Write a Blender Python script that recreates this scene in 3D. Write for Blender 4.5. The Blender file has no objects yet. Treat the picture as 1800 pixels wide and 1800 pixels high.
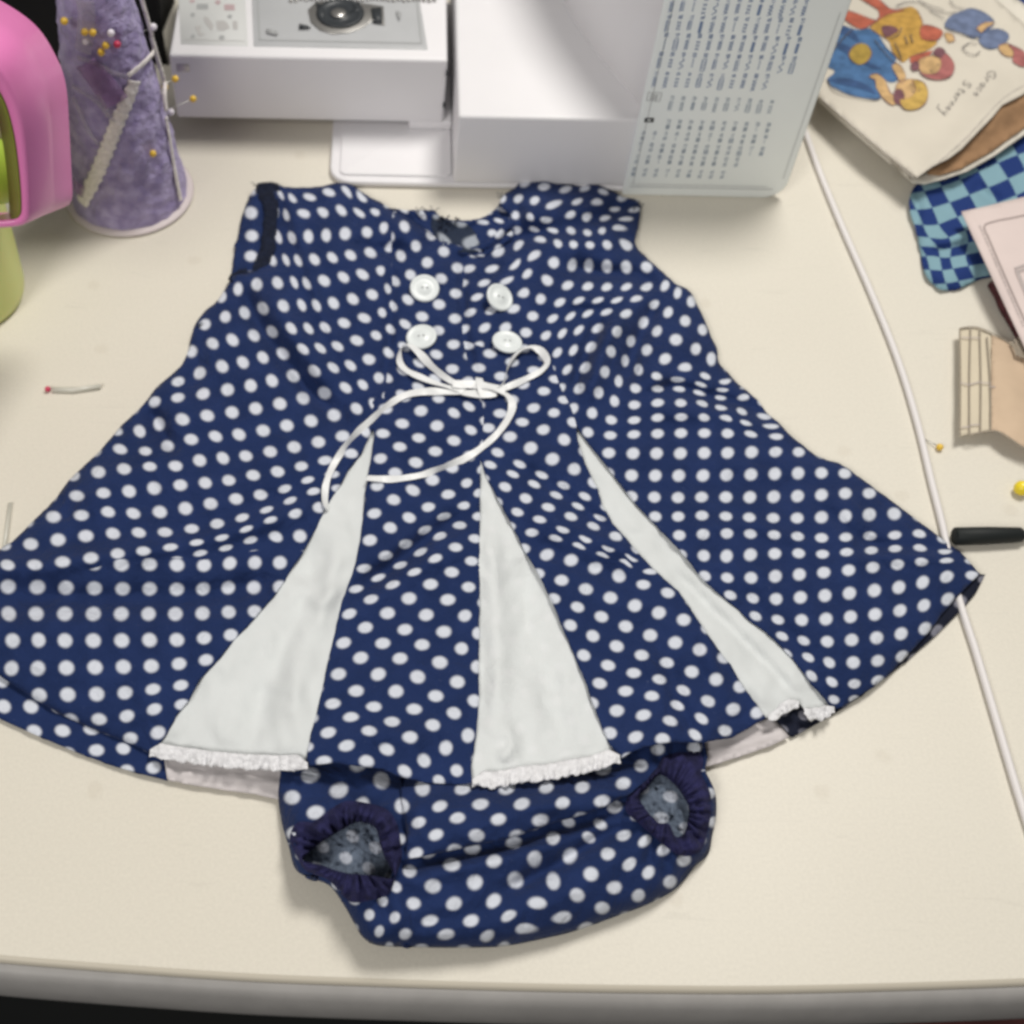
import bpy, bmesh, math, random
import numpy as np
from mathutils import Vector, Matrix, noise
from mathutils.geometry import delaunay_2d_cdt

random.seed(7); RNG = np.random.RandomState(7)
SC = bpy.context.scene
COL = SC.collection
R = math.radians

# ------------------------------------------------------------------ camera, world, lamps, exposure
FPX, PPX, PPY, TH, CH = 2300.0, 620.0, 900.0, R(55.0), 0.551
cd = bpy.data.cameras.new('camera'); cam = bpy.data.objects.new('camera', cd); COL.objects.link(cam)
cam.location = (0, 0, CH); cam.rotation_euler = (R(90) - TH, 0, 0)
cd.sensor_width = 36; cd.lens = FPX / 1800 * 36
cd.shift_x = (900 - PPX) / 1800; cd.shift_y = 0
cd.clip_start = 0.01; cd.clip_end = 50
cd.dof.use_dof = True; cd.dof.focus_distance = 0.60; cd.dof.aperture_fstop = 9.0
SC.camera = cam

W = bpy.data.worlds.new('World'); SC.world = W; W.use_nodes = True
W.node_tree.nodes['Background'].inputs[0].default_value = (1.0, 0.97, 0.93, 1)
W.node_tree.nodes['Background'].inputs[1].default_value = 0.17

def area(name, loc, target, size, power, color):
    ld = bpy.data.lights.new(name, 'AREA'); ld.shape = 'DISK'; ld.size = size; ld.energy = power; ld.color = color
    o = bpy.data.objects.new(name, ld); COL.objects.link(o); o.location = loc
    o.rotation_euler = (Vector(target) - Vector(loc)).to_track_quat('-Z', 'Y').to_euler()
    return o
area('ceiling_lamp', (0.52, 1.02, 1.62), (0.10, 0.45, 0), 0.55, 23.0, (1.0, 0.965, 0.91))
area('front_fill', (-0.80, -0.75, 1.30), (0.10, 0.45, 0), 0.7, 16.0, (1.0, 0.97, 0.93))  # added fill from the left front, unseen, brightens sides facing the camera

SC.view_settings.view_transform = 'Standard'; SC.view_settings.look = 'None'
SC.view_settings.exposure = 0.09; SC.view_settings.gamma = 1.0
SC.render.engine = 'CYCLES'
SC.cycles.use_denoising = True
SC.cycles.pixel_filter_type = 'BLACKMAN_HARRIS'; SC.cycles.filter_width = 3.0
SC.cycles.max_bounces = 8

# ------------------------------------------------------------------ geometry of the view: photo point -> place on the table
SN, CS = math.sin(TH), math.cos(TH)
def at(px, py, z=0.0):
    u = (px - PPX) / FPX; v = (py - PPY) / FPX
    t = (CH - z) / (SN + v * CS)
    return Vector((u * t, (CS - v * SN) * t, z))
def at_np(p, z):
    u = (p[:, 0] - PPX) / FPX; v = (p[:, 1] - PPY) / FPX
    t = (CH - z) / (SN + v * CS)
    return np.stack([u * t, (CS - v * SN) * t, z + 0 * t], 1)
def on_plane(px, py, org, nrm):
    u = (px - PPX) / FPX; v = (py - PPY) / FPX
    d = Vector((u, CS - v * SN, -SN - v * CS)); c = Vector((0, 0, CH))
    t = (Vector(org) - c).dot(nrm) / d.dot(nrm)
    return c + d * t

# ------------------------------------------------------------------ materials
MATS = {}
def mat(name, color, rough=0.6, noise_amt=0.0, noise_scale=200.0, bump=0.0, bump_scale=800.0, spec=0.3, sheen=0.0,
        trans=0.0, metallic=0.0, alpha=1.0, sss=0.0, color2=None, dist=0.0004, coat=0.0):
    m = bpy.data.materials.new(name); m.use_nodes = True; nt = m.node_tree; N = nt.nodes; L = nt.links
    b = N['Principled BSDF']
    b.inputs['Base Color'].default_value = (*color, 1); b.inputs['Roughness'].default_value = rough
    b.inputs['Specular IOR Level'].default_value = spec; b.inputs['Metallic'].default_value = metallic
    b.inputs['Sheen Weight'].default_value = sheen; b.inputs['Transmission Weight'].default_value = trans
    b.inputs['Alpha'].default_value = alpha; b.inputs['Coat Weight'].default_value = coat
    if sss:
        b.inputs['Subsurface Weight'].default_value = sss; b.inputs['Subsurface Scale'].default_value = 0.003
    tc = N.new('ShaderNodeTexCoord')
    if noise_amt or color2:
        n = N.new('ShaderNodeTexNoise'); n.inputs['Scale'].default_value = noise_scale; n.inputs['Detail'].default_value = 5
        L.new(tc.outputs['Object'], n.inputs['Vector'])
        mx = N.new('ShaderNodeMix'); mx.data_type = 'RGBA'
        c2 = color2 or tuple(max(0, c * (1 - noise_amt)) for c in color)
        mx.inputs[6].default_value = (*color, 1); mx.inputs[7].default_value = (*c2, 1)
        rp = N.new('ShaderNodeMapRange'); rp.inputs[1].default_value = 0.35; rp.inputs[2].default_value = 0.65
        L.new(n.outputs['Fac'], rp.inputs[0]); L.new(rp.outputs[0], mx.inputs[0]); L.new(mx.outputs[2], b.inputs['Base Color'])
    if bump:
        n2 = N.new('ShaderNodeTexNoise'); n2.inputs['Scale'].default_value = bump_scale; n2.inputs['Detail'].default_value = 4
        L.new(tc.outputs['Object'], n2.inputs['Vector'])
        bp = N.new('ShaderNodeBump'); bp.inputs['Strength'].default_value = bump; bp.inputs['Distance'].default_value = dist
        L.new(n2.outputs['Fac'], bp.inputs['Height']); L.new(bp.outputs['Normal'], b.inputs['Normal'])
    MATS[name] = m
    return m

def dot_fabric(name, navy, white, r=0.256, soft=0.075, lint=0.25, tone=1.25):
    """cotton print: round dots on a square repeat that follows the cloth (UV)"""
    m = bpy.data.materials.new(name); m.use_nodes = True; nt = m.node_tree; N = nt.nodes; L = nt.links
    b = N['Principled BSDF']; b.inputs['Roughness'].default_value = 0.82; b.inputs['Specular IOR Level'].default_value = 0.16
    b.inputs['Sheen Weight'].default_value = 0.04; b.inputs['Sheen Roughness'].default_value = 0.5
    uv = N.new('ShaderNodeUVMap'); uv.uv_map = 'UVMap'
    tc = N.new('ShaderNodeTexCoord')
    # slight wander of the print
    add = N.new('ShaderNodeVectorMath'); add.operation = 'ADD'; add.inputs[1].default_value = (0.5, 0.5, 0)
    L.new(uv.outputs[0], add.inputs[0])
    fr = N.new('ShaderNodeVectorMath'); fr.operation = 'FRACTION'; L.new(add.outputs[0], fr.inputs[0])
    sb = N.new('ShaderNodeVectorMath'); sb.operation = 'SUBTRACT'; sb.inputs[1].default_value = (0.5, 0.5, 0); L.new(fr.outputs[0], sb.inputs[0])
    sx = N.new('ShaderNodeSeparateXYZ'); L.new(sb.outputs[0], sx.inputs[0])
    cx = N.new('ShaderNodeCombineXYZ'); L.new(sx.outputs[0], cx.inputs[0]); L.new(sx.outputs[1], cx.inputs[1])
    ln = N.new('ShaderNodeVectorMath'); ln.operation = 'LENGTH'; L.new(cx.outputs[0], ln.inputs[0])
    nz = N.new('ShaderNodeTexNoise'); nz.inputs['Scale'].default_value = 900; nz.inputs['Detail'].default_value = 3
    L.new(tc.outputs['Object'], nz.inputs['Vector'])
    nm = N.new('ShaderNodeMath'); nm.operation = 'MULTIPLY_ADD'; nm.inputs[1].default_value = 0.03; nm.inputs[2].default_value = -0.015
    L.new(nz.outputs['Fac'], nm.inputs[0])
    ad = N.new('ShaderNodeMath'); ad.operation = 'ADD'; L.new(ln.outputs['Value'], ad.inputs[0]); L.new(nm.outputs[0], ad.inputs[1])
    mr = N.new('ShaderNodeMapRange'); mr.interpolation_type = 'SMOOTHSTEP'
    mr.inputs[1].default_value = r - soft; mr.inputs[2].default_value = r + soft; mr.inputs[3].default_value = 1; mr.inputs[4].default_value = 0
    L.new(ad.outputs[0], mr.inputs[0])
    # cloth tone: uneven dye and lint
    n1 = N.new('ShaderNodeTexNoise'); n1.inputs['Scale'].default_value = 55; n1.inputs['Detail'].default_value = 6; n1.inputs['Roughness'].default_value = 0.6
    L.new(tc.outputs['Object'], n1.inputs['Vector'])
    r1 = N.new('ShaderNodeMapRange'); r1.inputs[1].default_value = 0.35; r1.inputs[2].default_value = 0.7; L.new(n1.outputs['Fac'], r1.inputs[0])
    mxn = N.new('ShaderNodeMix'); mxn.data_type = 'RGBA'; mxn.inputs[6].default_value = (*navy, 1)
    mxn.inputs[7].default_value = (navy[0] * tone + .002, navy[1] * tone + .002, navy[2] * tone + .004, 1)
    L.new(r1.outputs[0], mxn.inputs[0])
    n3 = N.new('ShaderNodeTexNoise'); n3.inputs['Scale'].default_value = 420; n3.inputs['Detail'].default_value = 2; n3.inputs['Distortion'].default_value = 2.5
    L.new(tc.outputs['Object'], n3.inputs['Vector'])
    r3 = N.new('ShaderNodeMapRange'); r3.inputs[1].default_value = 0.70; r3.inputs[2].default_value = 0.80; r3.inputs[4].default_value = lint
    L.new(n3.outputs['Fac'], r3.inputs[0])
    mxl = N.new('ShaderNodeMix'); mxl.data_type = 'RGBA'; mxl.inputs[7].default_value = (.18, .21, .32, 1)
    L.new(r3.outputs[0], mxl.inputs[0]); L.new(mxn.outputs[2], mxl.inputs[6])
    mx = N.new('ShaderNodeMix'); mx.data_type = 'RGBA'; mx.inputs[7].default_value = (*white, 1)
    L.new(mr.outputs[0], mx.inputs[0]); L.new(mxl.outputs[2], mx.inputs[6]); L.new(mx.outputs[2], b.inputs['Base Color'])
    # weave and crumple relief
    n2 = N.new('ShaderNodeTexNoise'); n2.inputs['Scale'].default_value = 130; n2.inputs['Detail'].default_value = 6; n2.inputs['Roughness'].default_value = 0.65
    L.new(tc.outputs['Object'], n2.inputs['Vector'])
    bp = N.new('ShaderNodeBump'); bp.inputs['Strength'].default_value = 0.8; bp.inputs['Distance'].default_value = 0.0014
    n7 = N.new('ShaderNodeTexNoise'); n7.inputs['Scale'].default_value = 38; n7.inputs['Detail'].default_value = 4; n7.inputs['Distortion'].default_value = 1.5
    L.new(tc.outputs['Object'], n7.inputs['Vector'])
    bp2 = N.new('ShaderNodeBump'); bp2.inputs['Strength'].default_value = 0.9; bp2.inputs['Distance'].default_value = 0.0032
    n8 = N.new('ShaderNodeTexNoise'); n8.inputs['Scale'].default_value = 1600; n8.inputs['Detail'].default_value = 2; L.new(tc.outputs['Object'], n8.inputs['Vector'])
    bp3 = N.new('ShaderNodeBump'); bp3.inputs['Strength'].default_value = 0.5; bp3.inputs['Distance'].default_value = 0.0004
    L.new(n7.outputs['Fac'], bp2.inputs['Height']); L.new(bp2.outputs['Normal'], bp.inputs['Normal'])
    L.new(n2.outputs['Fac'], bp.inputs['Height']); L.new(bp.outputs['Normal'], bp3.inputs['Normal']); L.new(n8.outputs['Fac'], bp3.inputs['Height']); L.new(bp3.outputs['Normal'], b.inputs['Normal'])
    return m

NAVY = (0.0085, 0.0212, 0.080); DOTW = (0.61, 0.64, 0.71)
M_dot = dot_fabric('polka_dot_cotton', NAVY, DOTW)
M_dotback = dot_fabric('polka_dot_wrong_side', (0.016, 0.024, 0.045), (0.34, 0.37, 0.42), soft=0.08)
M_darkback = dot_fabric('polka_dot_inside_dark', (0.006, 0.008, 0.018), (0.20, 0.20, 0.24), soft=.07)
M_elastic = mat('gathered_navy_elastic', (0.020, 0.020, 0.082), 0.9, noise_amt=0.5, noise_scale=160, bump=0.7, bump_scale=260, dist=0.0016)
M_godet = dot_fabric('white_dotted_swiss', (0.640, 0.665, 0.665), (0.675, 0.695, 0.70), r=.20, soft=.14, lint=0.0, tone=1.03)
for n_ in M_godet.node_tree.nodes:
    if n_.type == 'BUMP': n_.inputs['Strength'].default_value *= 0.45
M_white = mat('white_cotton', (0.645, 0.67, 0.67), 0.85, noise_amt=0.04, noise_scale=60, bump=0.3, bump_scale=70, dist=0.0008, spec=0.15)
M_lace = mat('white_lace', (0.78, 0.78, 0.80), 0.9, noise_amt=0.16, noise_scale=420, bump=0.9, bump_scale=420, dist=0.0012, spec=0.1)
M_hem = mat('white_lining', (0.62, 0.58, 0.58), 0.9, noise_amt=0.1, noise_scale=90, bump=0.4, bump_scale=150)
M_ribbon = mat('white_satin_ribbon', (0.78, 0.79, 0.79), 0.42, bump=0.2, bump_scale=500, spec=0.45, noise_amt=0.05, noise_scale=120)
M_button = mat('white_plastic_button', (0.72, 0.76, 0.76), 0.35, spec=0.45, noise_amt=0.05, noise_scale=100)
M_button_hole = mat('button_recess', (0.42, 0.44, 0.44), 0.6)
M_plastic = mat('white_machine_plastic', (0.77, 0.76, 0.775), 0.42, spec=0.35, noise_amt=0.03, noise_scale=20, bump=0.04, bump_scale=900)
M_plastic2 = mat('grey_chart_plastic', (0.86, 0.90, 0.885), 0.5, spec=0.3, noise_amt=0.03, noise_scale=20)
M_ink = mat('chart_ink_blue_grey', (0.17, 0.24, 0.40), 0.7)
M_ink2 = mat('chart_ink_grey', (0.34, 0.40, 0.47), 0.7)
M_inkdark = mat('chart_ink_black', (0.03, 0.03, 0.035), 0.6)
M_window = mat('bobbin_cover', (0.46, 0.47, 0.48), 0.25, spec=0.5, noise_amt=0.05, noise_scale=40)
M_metal = mat('steel', (0.45, 0.44, 0.42), 0.35, metallic=0.9)
M_dark = mat('dark_hook', (0.035, 0.04, 0.045), 0.4)
M_sticker = mat('sticker_paper', (0.60, 0.61, 0.60), 0.55)
M_stickred = mat('sticker_pale_red', (0.48, 0.36, 0.37), 0.6)
M_stickgrey = mat('sticker_pale_grey', (0.36, 0.37, 0.37), 0.6)
M_stickfaint = mat('sticker_faint_line', (0.47, 0.46, 0.45), 0.6)
M_pink = mat('glossy_pink_plastic', (0.86, 0.24, 0.55), 0.36, spec=0.45, noise_amt=0.03, noise_scale=10, coat=0.15)
M_olive = mat('olive_green_plastic', (0.21, 0.24, 0.035), 0.45)
M_lime = mat('lime_green_plastic', (0.26, 0.52, 0.05), 0.4, color2=(0.42, 0.55, 0.07), noise_scale=18)
M_limeclear = mat('translucent_lime_plastic', (0.64, 0.68, 0.24), 0.35, spec=0.4, sss=0.3)
M_purple = mat('purple_plush', (0.29, 0.24, 0.44), 0.95, color2=(0.46, 0.40, 0.63), noise_scale=120, bump=1.0, bump_scale=150, dist=0.004, sheen=0.2, spec=0.1)
M_mauve = mat('mauve_tulle', (0.42, 0.25, 0.50), 0.9, alpha=0.35, noise_amt=0.3, noise_scale=120)
M_tulle = mat('white_tulle', (0.60, 0.56, 0.62), 0.9, alpha=0.22, noise_amt=0.3, noise_scale=200)
M_pearlhem = mat('sheer_hem_ring', (0.74, 0.66, 0.66), 0.5, alpha=0.85)
M_yhead = mat('yellow_pin_head', (0.80, 0.52, 0.06), 0.3, spec=0.5)
M_whead = mat('white_pin_head', (0.78, 0.74, 0.80), 0.3, spec=0.5)
M_rhead = mat('red_pin_head', (0.55, 0.04, 0.10), 0.3, spec=0.5)
M_shaft = mat('pin_steel', (0.56, 0.55, 0.52), 0.4, metallic=0.6)
M_paper = mat('cream_envelope_paper', (0.62, 0.575, 0.49), 0.8, noise_amt=0.07, noise_scale=30, bump=0.25, bump_scale=120)
M_paperw = mat('envelope_edge_paper', (0.68, 0.64, 0.555), 0.8, noise_amt=0.06, noise_scale=40)
M_tissue = mat('brown_pattern_tissue', (0.34, 0.20, 0.105), 0.85, noise_amt=0.22, noise_scale=70, bump=0.6, bump_scale=110, dist=0.002)
M_pinkpaper = mat('pale_pink_paper', (0.66, 0.56, 0.53), 0.8, noise_amt=0.05, noise_scale=40, bump=0.1, bump_scale=100)
M_pline = mat('printed_brown_grey_line', (0.34, 0.28, 0.265), 0.8)
M_pline2 = mat('faint_printed_text', (0.44, 0.385, 0.37), 0.8)
M_tan = mat('tan_tissue_sheet', (0.58, 0.44, 0.31), 0.8, noise_amt=0.1, noise_scale=50, bump=0.3, bump_scale=90)
M_tanpale = mat('pale_tan_tissue', (0.62, 0.55, 0.42), 0.8, noise_amt=0.06, noise_scale=50)
M_tanline = mat('tissue_print_line', (0.27, 0.23, 0.18), 0.8)
M_cable = mat('white_cable_rubber', (0.74, 0.71, 0.70), 0.5)
M_black = mat('matte_black_rubber', (0.010, 0.013, 0.013), 0.6, bump=0.2, bump_scale=300)
M_blackbag = mat('black_cloth', (0.004, 0.004, 0.005), 0.9, bump=0.3, bump_scale=100)
M_beige = mat('beige_grey_cloth', (0.42, 0.37, 0.35), 0.9, noise_amt=0.2, noise_scale=40)
M_edge = mat('grey_edge_banding', (0.30, 0.29, 0.28), 0.5, noise_amt=0.10, noise_scale=60, bump=0.15, bump_scale=300)
M_lip = mat('laminate_lip', (0.50, 0.46, 0.38), 0.5)
M_floor = mat('dark_floor', (0.006, 0.007, 0.007), 0.8)
M_rug = mat('dark_red_floor_cloth', (0.045, 0.010, 0.009), 0.9, noise_amt=0.4, noise_scale=40)
PRN = {k: mat('print_' + k, c, 0.8, noise_amt=0.34, noise_scale=170) for k, c in {kk: tuple(.86 * v + .012 for v in cc) for kk, cc in dict(
    denim=(0.075, 0.19, 0.40), denimdark=(0.04, 0.10, 0.25), ochre=(0.62, 0.36, 0.07), skin=(0.68, 0.44, 0.20), coral=(0.56, 0.14, 0.08),
    plum=(0.22, 0.09, 0.11), blonde=(0.64, 0.42, 0.10), slate=(0.17, 0.22, 0.36), rose=(0.48, 0.16, 0.15), ink=(0.12, 0.11, 0.12), gold=(0.50, 0.34, 0.06),
    brick=(0.40, 0.09, 0.06), pale=(0.58, 0.53, 0.48)).items()}.items()}

def laminate():
    m = bpy.data.materials.new('cream_laminate'); m.use_nodes = True; nt = m.node_tree; N = nt.nodes; L = nt.links
    b = N['Principled BSDF']; b.inputs['Roughness'].default_value = 0.42; b.inputs['Specular IOR Level'].default_value = 0.28
    tc = N.new('ShaderNodeTexCoord')
    n = N.new('ShaderNodeTexNoise'); n.inputs['Scale'].default_value = 5; n.inputs['Detail'].default_value = 8; L.new(tc.outputs['Object'], n.inputs['Vector'])
    r = N.new('ShaderNodeMapRange'); r.inputs[1].default_value = .3; r.inputs[2].default_value = .7; L.new(n.outputs['Fac'], r.inputs[0])
    mx = N.new('ShaderNodeMix'); mx.data_type = 'RGBA'; mx.inputs[6].default_value = (.680, .645, .560, 1); mx.inputs[7].default_value = (.652, .615, .530, 1)
    L.new(r.outputs[0], mx.inputs[0])
    # stains, specks
    n2 = N.new('ShaderNodeTexVoronoi'); n2.voronoi_dimensions = '2D'; n2.inputs['Scale'].default_value = 11; L.new(tc.outputs['Object'], n2.inputs['Vector'])
    n4 = N.new('ShaderNodeTexNoise'); n4.inputs['Scale'].default_value = 160; L.new(tc.outputs['Object'], n4.inputs['Vector'])
    ma = N.new('ShaderNodeMath'); ma.operation = 'MULTIPLY_ADD'; ma.inputs[1].default_value = 0.07; L.new(n4.outputs['Fac'], ma.inputs[0]); L.new(n2.outputs['Distance'], ma.inputs[2])
    r2 = N.new('ShaderNodeMapRange'); r2.inputs[1].default_value = 0.062; r2.inputs[2].default_value = 0.085; r2.inputs[3].default_value = 0.16; r2.inputs[4].default_value = 0
    L.new(ma.outputs[0], r2.inputs[0])
    mx2 = N.new('ShaderNodeMix'); mx2.data_type = 'RGBA'; mx2.inputs[7].default_value = (.46, .40, .31, 1)
    L.new(r2.outputs[0], mx2.inputs[0]); L.new(mx.outputs[2], mx2.inputs[6]); n5 = N.new('ShaderNodeTexNoise'); n5.inputs['Scale'].default_value = 700; n5.inputs['Detail'].default_value = 3; L.new(tc.outputs['Object'], n5.inputs['Vector'])
    r5 = N.new('ShaderNodeMapRange'); r5.inputs[1].default_value = .3; r5.inputs[2].default_value = .7; r5.inputs[3].default_value = .955; r5.inputs[4].default_value = 1.03; L.new(n5.outputs['Fac'], r5.inputs[0])
    # hairline scuffs
    wv = N.new('ShaderNodeTexNoise'); wv.inputs['Scale'].default_value = 22; wv.inputs['Detail'].default_value = 2; wv.inputs['Distortion'].default_value = 1.2
    mp = N.new('ShaderNodeMapping'); mp.inputs['Scale'].default_value = (1.0, 9.0, 1.0); mp.inputs['Rotation'].default_value = (0, 0, .5); L.new(tc.outputs['Object'], mp.inputs[0]); L.new(mp.outputs[0], wv.inputs['Vector'])
    r6 = N.new('ShaderNodeMapRange'); r6.inputs[1].default_value = .68; r6.inputs[2].default_value = .74; r6.inputs[3].default_value = 1.0; r6.inputs[4].default_value = .95; L.new(wv.outputs['Fac'], r6.inputs[0])
    m6 = N.new('ShaderNodeMath'); m6.operation = 'MULTIPLY'; L.new(r5.outputs[0], m6.inputs[0]); L.new(r6.outputs[0], m6.inputs[1])
    vm = N.new('ShaderNodeVectorMath'); vm.operation = 'SCALE'; L.new(mx2.outputs[2], vm.inputs[0]); L.new(m6.outputs[0], vm.inputs[3])
    L.new(vm.outputs[0], b.inputs['Base Color'])
    n3 = N.new('ShaderNodeTexNoise'); n3.inputs['Scale'].default_value = 500; L.new(tc.outputs['Object'], n3.inputs['Vector'])
    bp = N.new('ShaderNodeBump'); bp.inputs['Strength'].default_value = .08; bp.inputs['Distance'].default_value = .0003
    L.new(n3.outputs['Fac'], bp.inputs['Height']); L.new(bp.outputs['Normal'], b.inputs['Normal'])
    return m
M_lam = laminate()

def checker_fabric():
    m = bpy.data.materials.new('blue_check_print'); m.use_nodes = True; nt = m.node_tree; N = nt.nodes; L = nt.links
    b = N['Principled BSDF']; b.inputs['Roughness'].default_value = 0.85; b.inputs['Specular IOR Level'].default_value = .15
    uv = N.new('ShaderNodeUVMap'); uv.uv_map = 'UVMap'
    ck = N.new('ShaderNodeTexChecker'); ck.inputs['Scale'].default_value = 1
    ck.inputs[1].default_value = (.21, .35, .41, 1); ck.inputs[2].default_value = (.016, .038, .155, 1)
    ad = N.new('ShaderNodeVectorMath'); ad.operation = 'ADD'; ad.inputs[1].default_value = (0, 0, .5)
    L.new(uv.outputs[0], ad.inputs[0]); L.new(ad.outputs[0], ck.inputs['Vector'])
    L.new(ck.outputs['Color'], b.inputs['Base Color'])
    tc = N.new('ShaderNodeTexCoord'); n2 = N.new('ShaderNodeTexNoise'); n2.inputs['Scale'].default_value = 120; n2.inputs['Detail'].default_value = 5
    L.new(tc.outputs['Object'], n2.inputs['Vector'])
    bp = N.new('ShaderNodeBump'); bp.inputs['Strength'].default_value = .5; bp.inputs['Distance'].default_value = .0012
    L.new(n2.outputs['Fac'], bp.inputs['Height']); L.new(bp.outputs['Normal'], b.inputs['Normal'])
    return m
M_check = checker_fabric()

# ------------------------------------------------------------------ object helpers
def meta(o, label=None, cat=None, group=None, kind=None):
    if label: o['label'] = label
    if cat: o['category'] = cat
    if group: o['group'] = group
    if kind: o['kind'] = kind
    return o
def thing(name, loc, label, cat, group=None, rotz=0):
    o = bpy.data.objects.new(name, None); COL.objects.link(o); o.location = loc; o.rotation_euler = (0, 0, rotz)
    o.empty_display_size = 0.01
    return meta(o, label, cat, group)
def link(name, me, m, parent=None, local=False, smooth=True):
    """me in world coordinates unless local"""
    o = bpy.data.objects.new(name, me); COL.objects.link(o)
    if m is not None:
        me.materials.clear(); me.materials.append(m)
    if smooth:
        me.polygons.foreach_set('use_smooth', [True] * len(me.polygons))
    if parent is not None:
        o.parent = parent
        if not local:
            root = parent
            M = Matrix.Identity(4)
            while root is not None:
                M = Matrix.LocRotScale(root.location, root.rotation_euler, root.scale) @ M; root = root.parent
            me.transform(M.inverted())
    return o
def bm_obj(name, bm, m, parent=None, local=False, smooth=True):
    me = bpy.data.meshes.new(name); bmesh.ops.recalc_face_normals(bm, faces=bm.faces); bm.to_mesh(me); bm.free()
    return link(name, me, m, parent, local, smooth)
def bevel(o, w, seg=3):
    md = o.modifiers.new('bevel', 'BEVEL'); md.width = w; md.segments = seg; md.limit_method = 'ANGLE'; md.angle_limit = R(40); return o
def prism_bm(pts, z0, z1, bm=None, axis='z'):
    """pts: closed 2-D outline, extruded"""
    bm = bm or bmesh.new()
    f = {'z': lambda p, h: (p[0], p[1], h), 'y': lambda p, h: (p[0], h, p[1])}[axis]
    a = [bm.verts.new(f(p, z0)) for p in pts]; b = [bm.verts.new(f(p, z1)) for p in pts]; n = len(pts)
    for i in range(n):
        bm.faces.new((a[i], a[(i + 1) % n], b[(i + 1) % n], b[i]))
    bm.faces.new(a[::-1]); bm.faces.new(b)
    return bm
def box_bm(x0, x1, y0, y1, z0, z1, bm=None):
    return prism_bm([(x0, y0), (x1, y0), (x1, y1), (x0, y1)], z0, z1, bm)
def rrect(x0, x1, y0, y1, r, corners='abcd', seg=6):
    P = []
    for k, (cx, cy, a0, c) in enumerate(((x1 - r, y0 + r, -90, 'b'), (x1 - r, y1 - r, 0, 'c'), (x0 + r, y1 - r, 90, 'd'), (x0 + r, y0 + r, 180, 'a'))):
        if c in corners:
            for s in range(seg + 1):
                t = R(a0 + 90 * s / seg); P.append((cx + r * math.cos(t), cy + r * math.sin(t)))
        else:
            P.append({'b': (x1, y0), 'c': (x1, y1), 'd': (x0, y1), 'a': (x0, y0)}[c])
    return P
def crom(pts, step, closed=False):
    """smooth resampled path through the points (any dimension)"""
    P = [np.array(p, float) for p in pts]; n = len(P); out = []
    rng = range(n if closed else n - 1)
    for i in rng:
        if closed: p0, p1, p2, p3 = P[i - 1], P[i], P[(i + 1) % n], P[(i + 2) % n]
        else: p0, p1, p2, p3 = P[max(i - 1, 0)], P[i], P[i + 1], P[min(i + 2, n - 1)]
        k = max(1, int(np.linalg.norm((p2 - p1)[:2]) / step))
        for s in range(k):
            t = s / k
            out.append(0.5 * ((2 * p1) + (-p0 + p2) * t + (2 * p0 - 5 * p1 + 4 * p2 - p3) * t * t + (-p0 + 3 * p1 - 3 * p2 + p3) * t ** 3))
    if not closed: out.append(P[-1])
    return np.array(out)
def lin(pts, step, closed=False):
    P = [np.array(p, float) for p in pts]; out = []; n = len(P)
    for i in range(n if closed else n - 1):
        a, b = P[i], P[(i + 1) % n]; k = max(1, int(np.linalg.norm(b - a) / step))
        for s in range(k): out.append(a + (b - a) * s / k)
    if not closed: out.append(P[-1])
    return np.array(out)
def tube_bm(path, rad, bm=None, seg=10, cap=True):
    bm = bm or bmesh.new(); path = [Vector(p) for p in path]; rings = []
    up = Vector((0, 0, 1)); n = len(path)
    for i, p in enumerate(path):
        t = (path[min(i + 1, n - 1)] - path[max(i - 1, 0)]).normalized()
        a = t.cross(up)
        if a.length < 1e-4: a = Vector((1, 0, 0))
        a.normalize(); b = a.cross(t).normalized()
        r = rad[i] if hasattr(rad, '__len__') else rad
        rings.append([bm.verts.new(p + (a * math.cos(2 * math.pi * k / seg) + b * math.sin(2 * math.pi * k / seg)) * r) for k in range(seg)])
    for i in range(n - 1):
        for k in range(seg):
            bm.faces.new((rings[i][k], rings[i][(k + 1) % seg], rings[i + 1][(k + 1) % seg], rings[i + 1][k]))
    if cap: bm.faces.new(rings[0][::-1]); bm.faces.new(rings[-1])
    return bm
def lathe_bm(prof, c, seg=32, bm=None, sx=1, sy=1):
    bm = bm or bmesh.new(); rings = []
    for r, z in prof:
        rings.append([bm.verts.new((c[0] + sx * r * math.cos(2 * math.pi * k / seg), c[1] + sy * r * math.sin(2 * math.pi * k / seg), c[2] + z)) for k in range(seg)])
    for i in range(len(prof) - 1):
        for k in range(seg):
            bm.faces.new((rings[i][k], rings[i][(k + 1) % seg], rings[i + 1][(k + 1) % seg], rings[i + 1][k]))
    bm.faces.new(rings[0][::-1]); bm.faces.new(rings[-1])
    return bm

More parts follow.
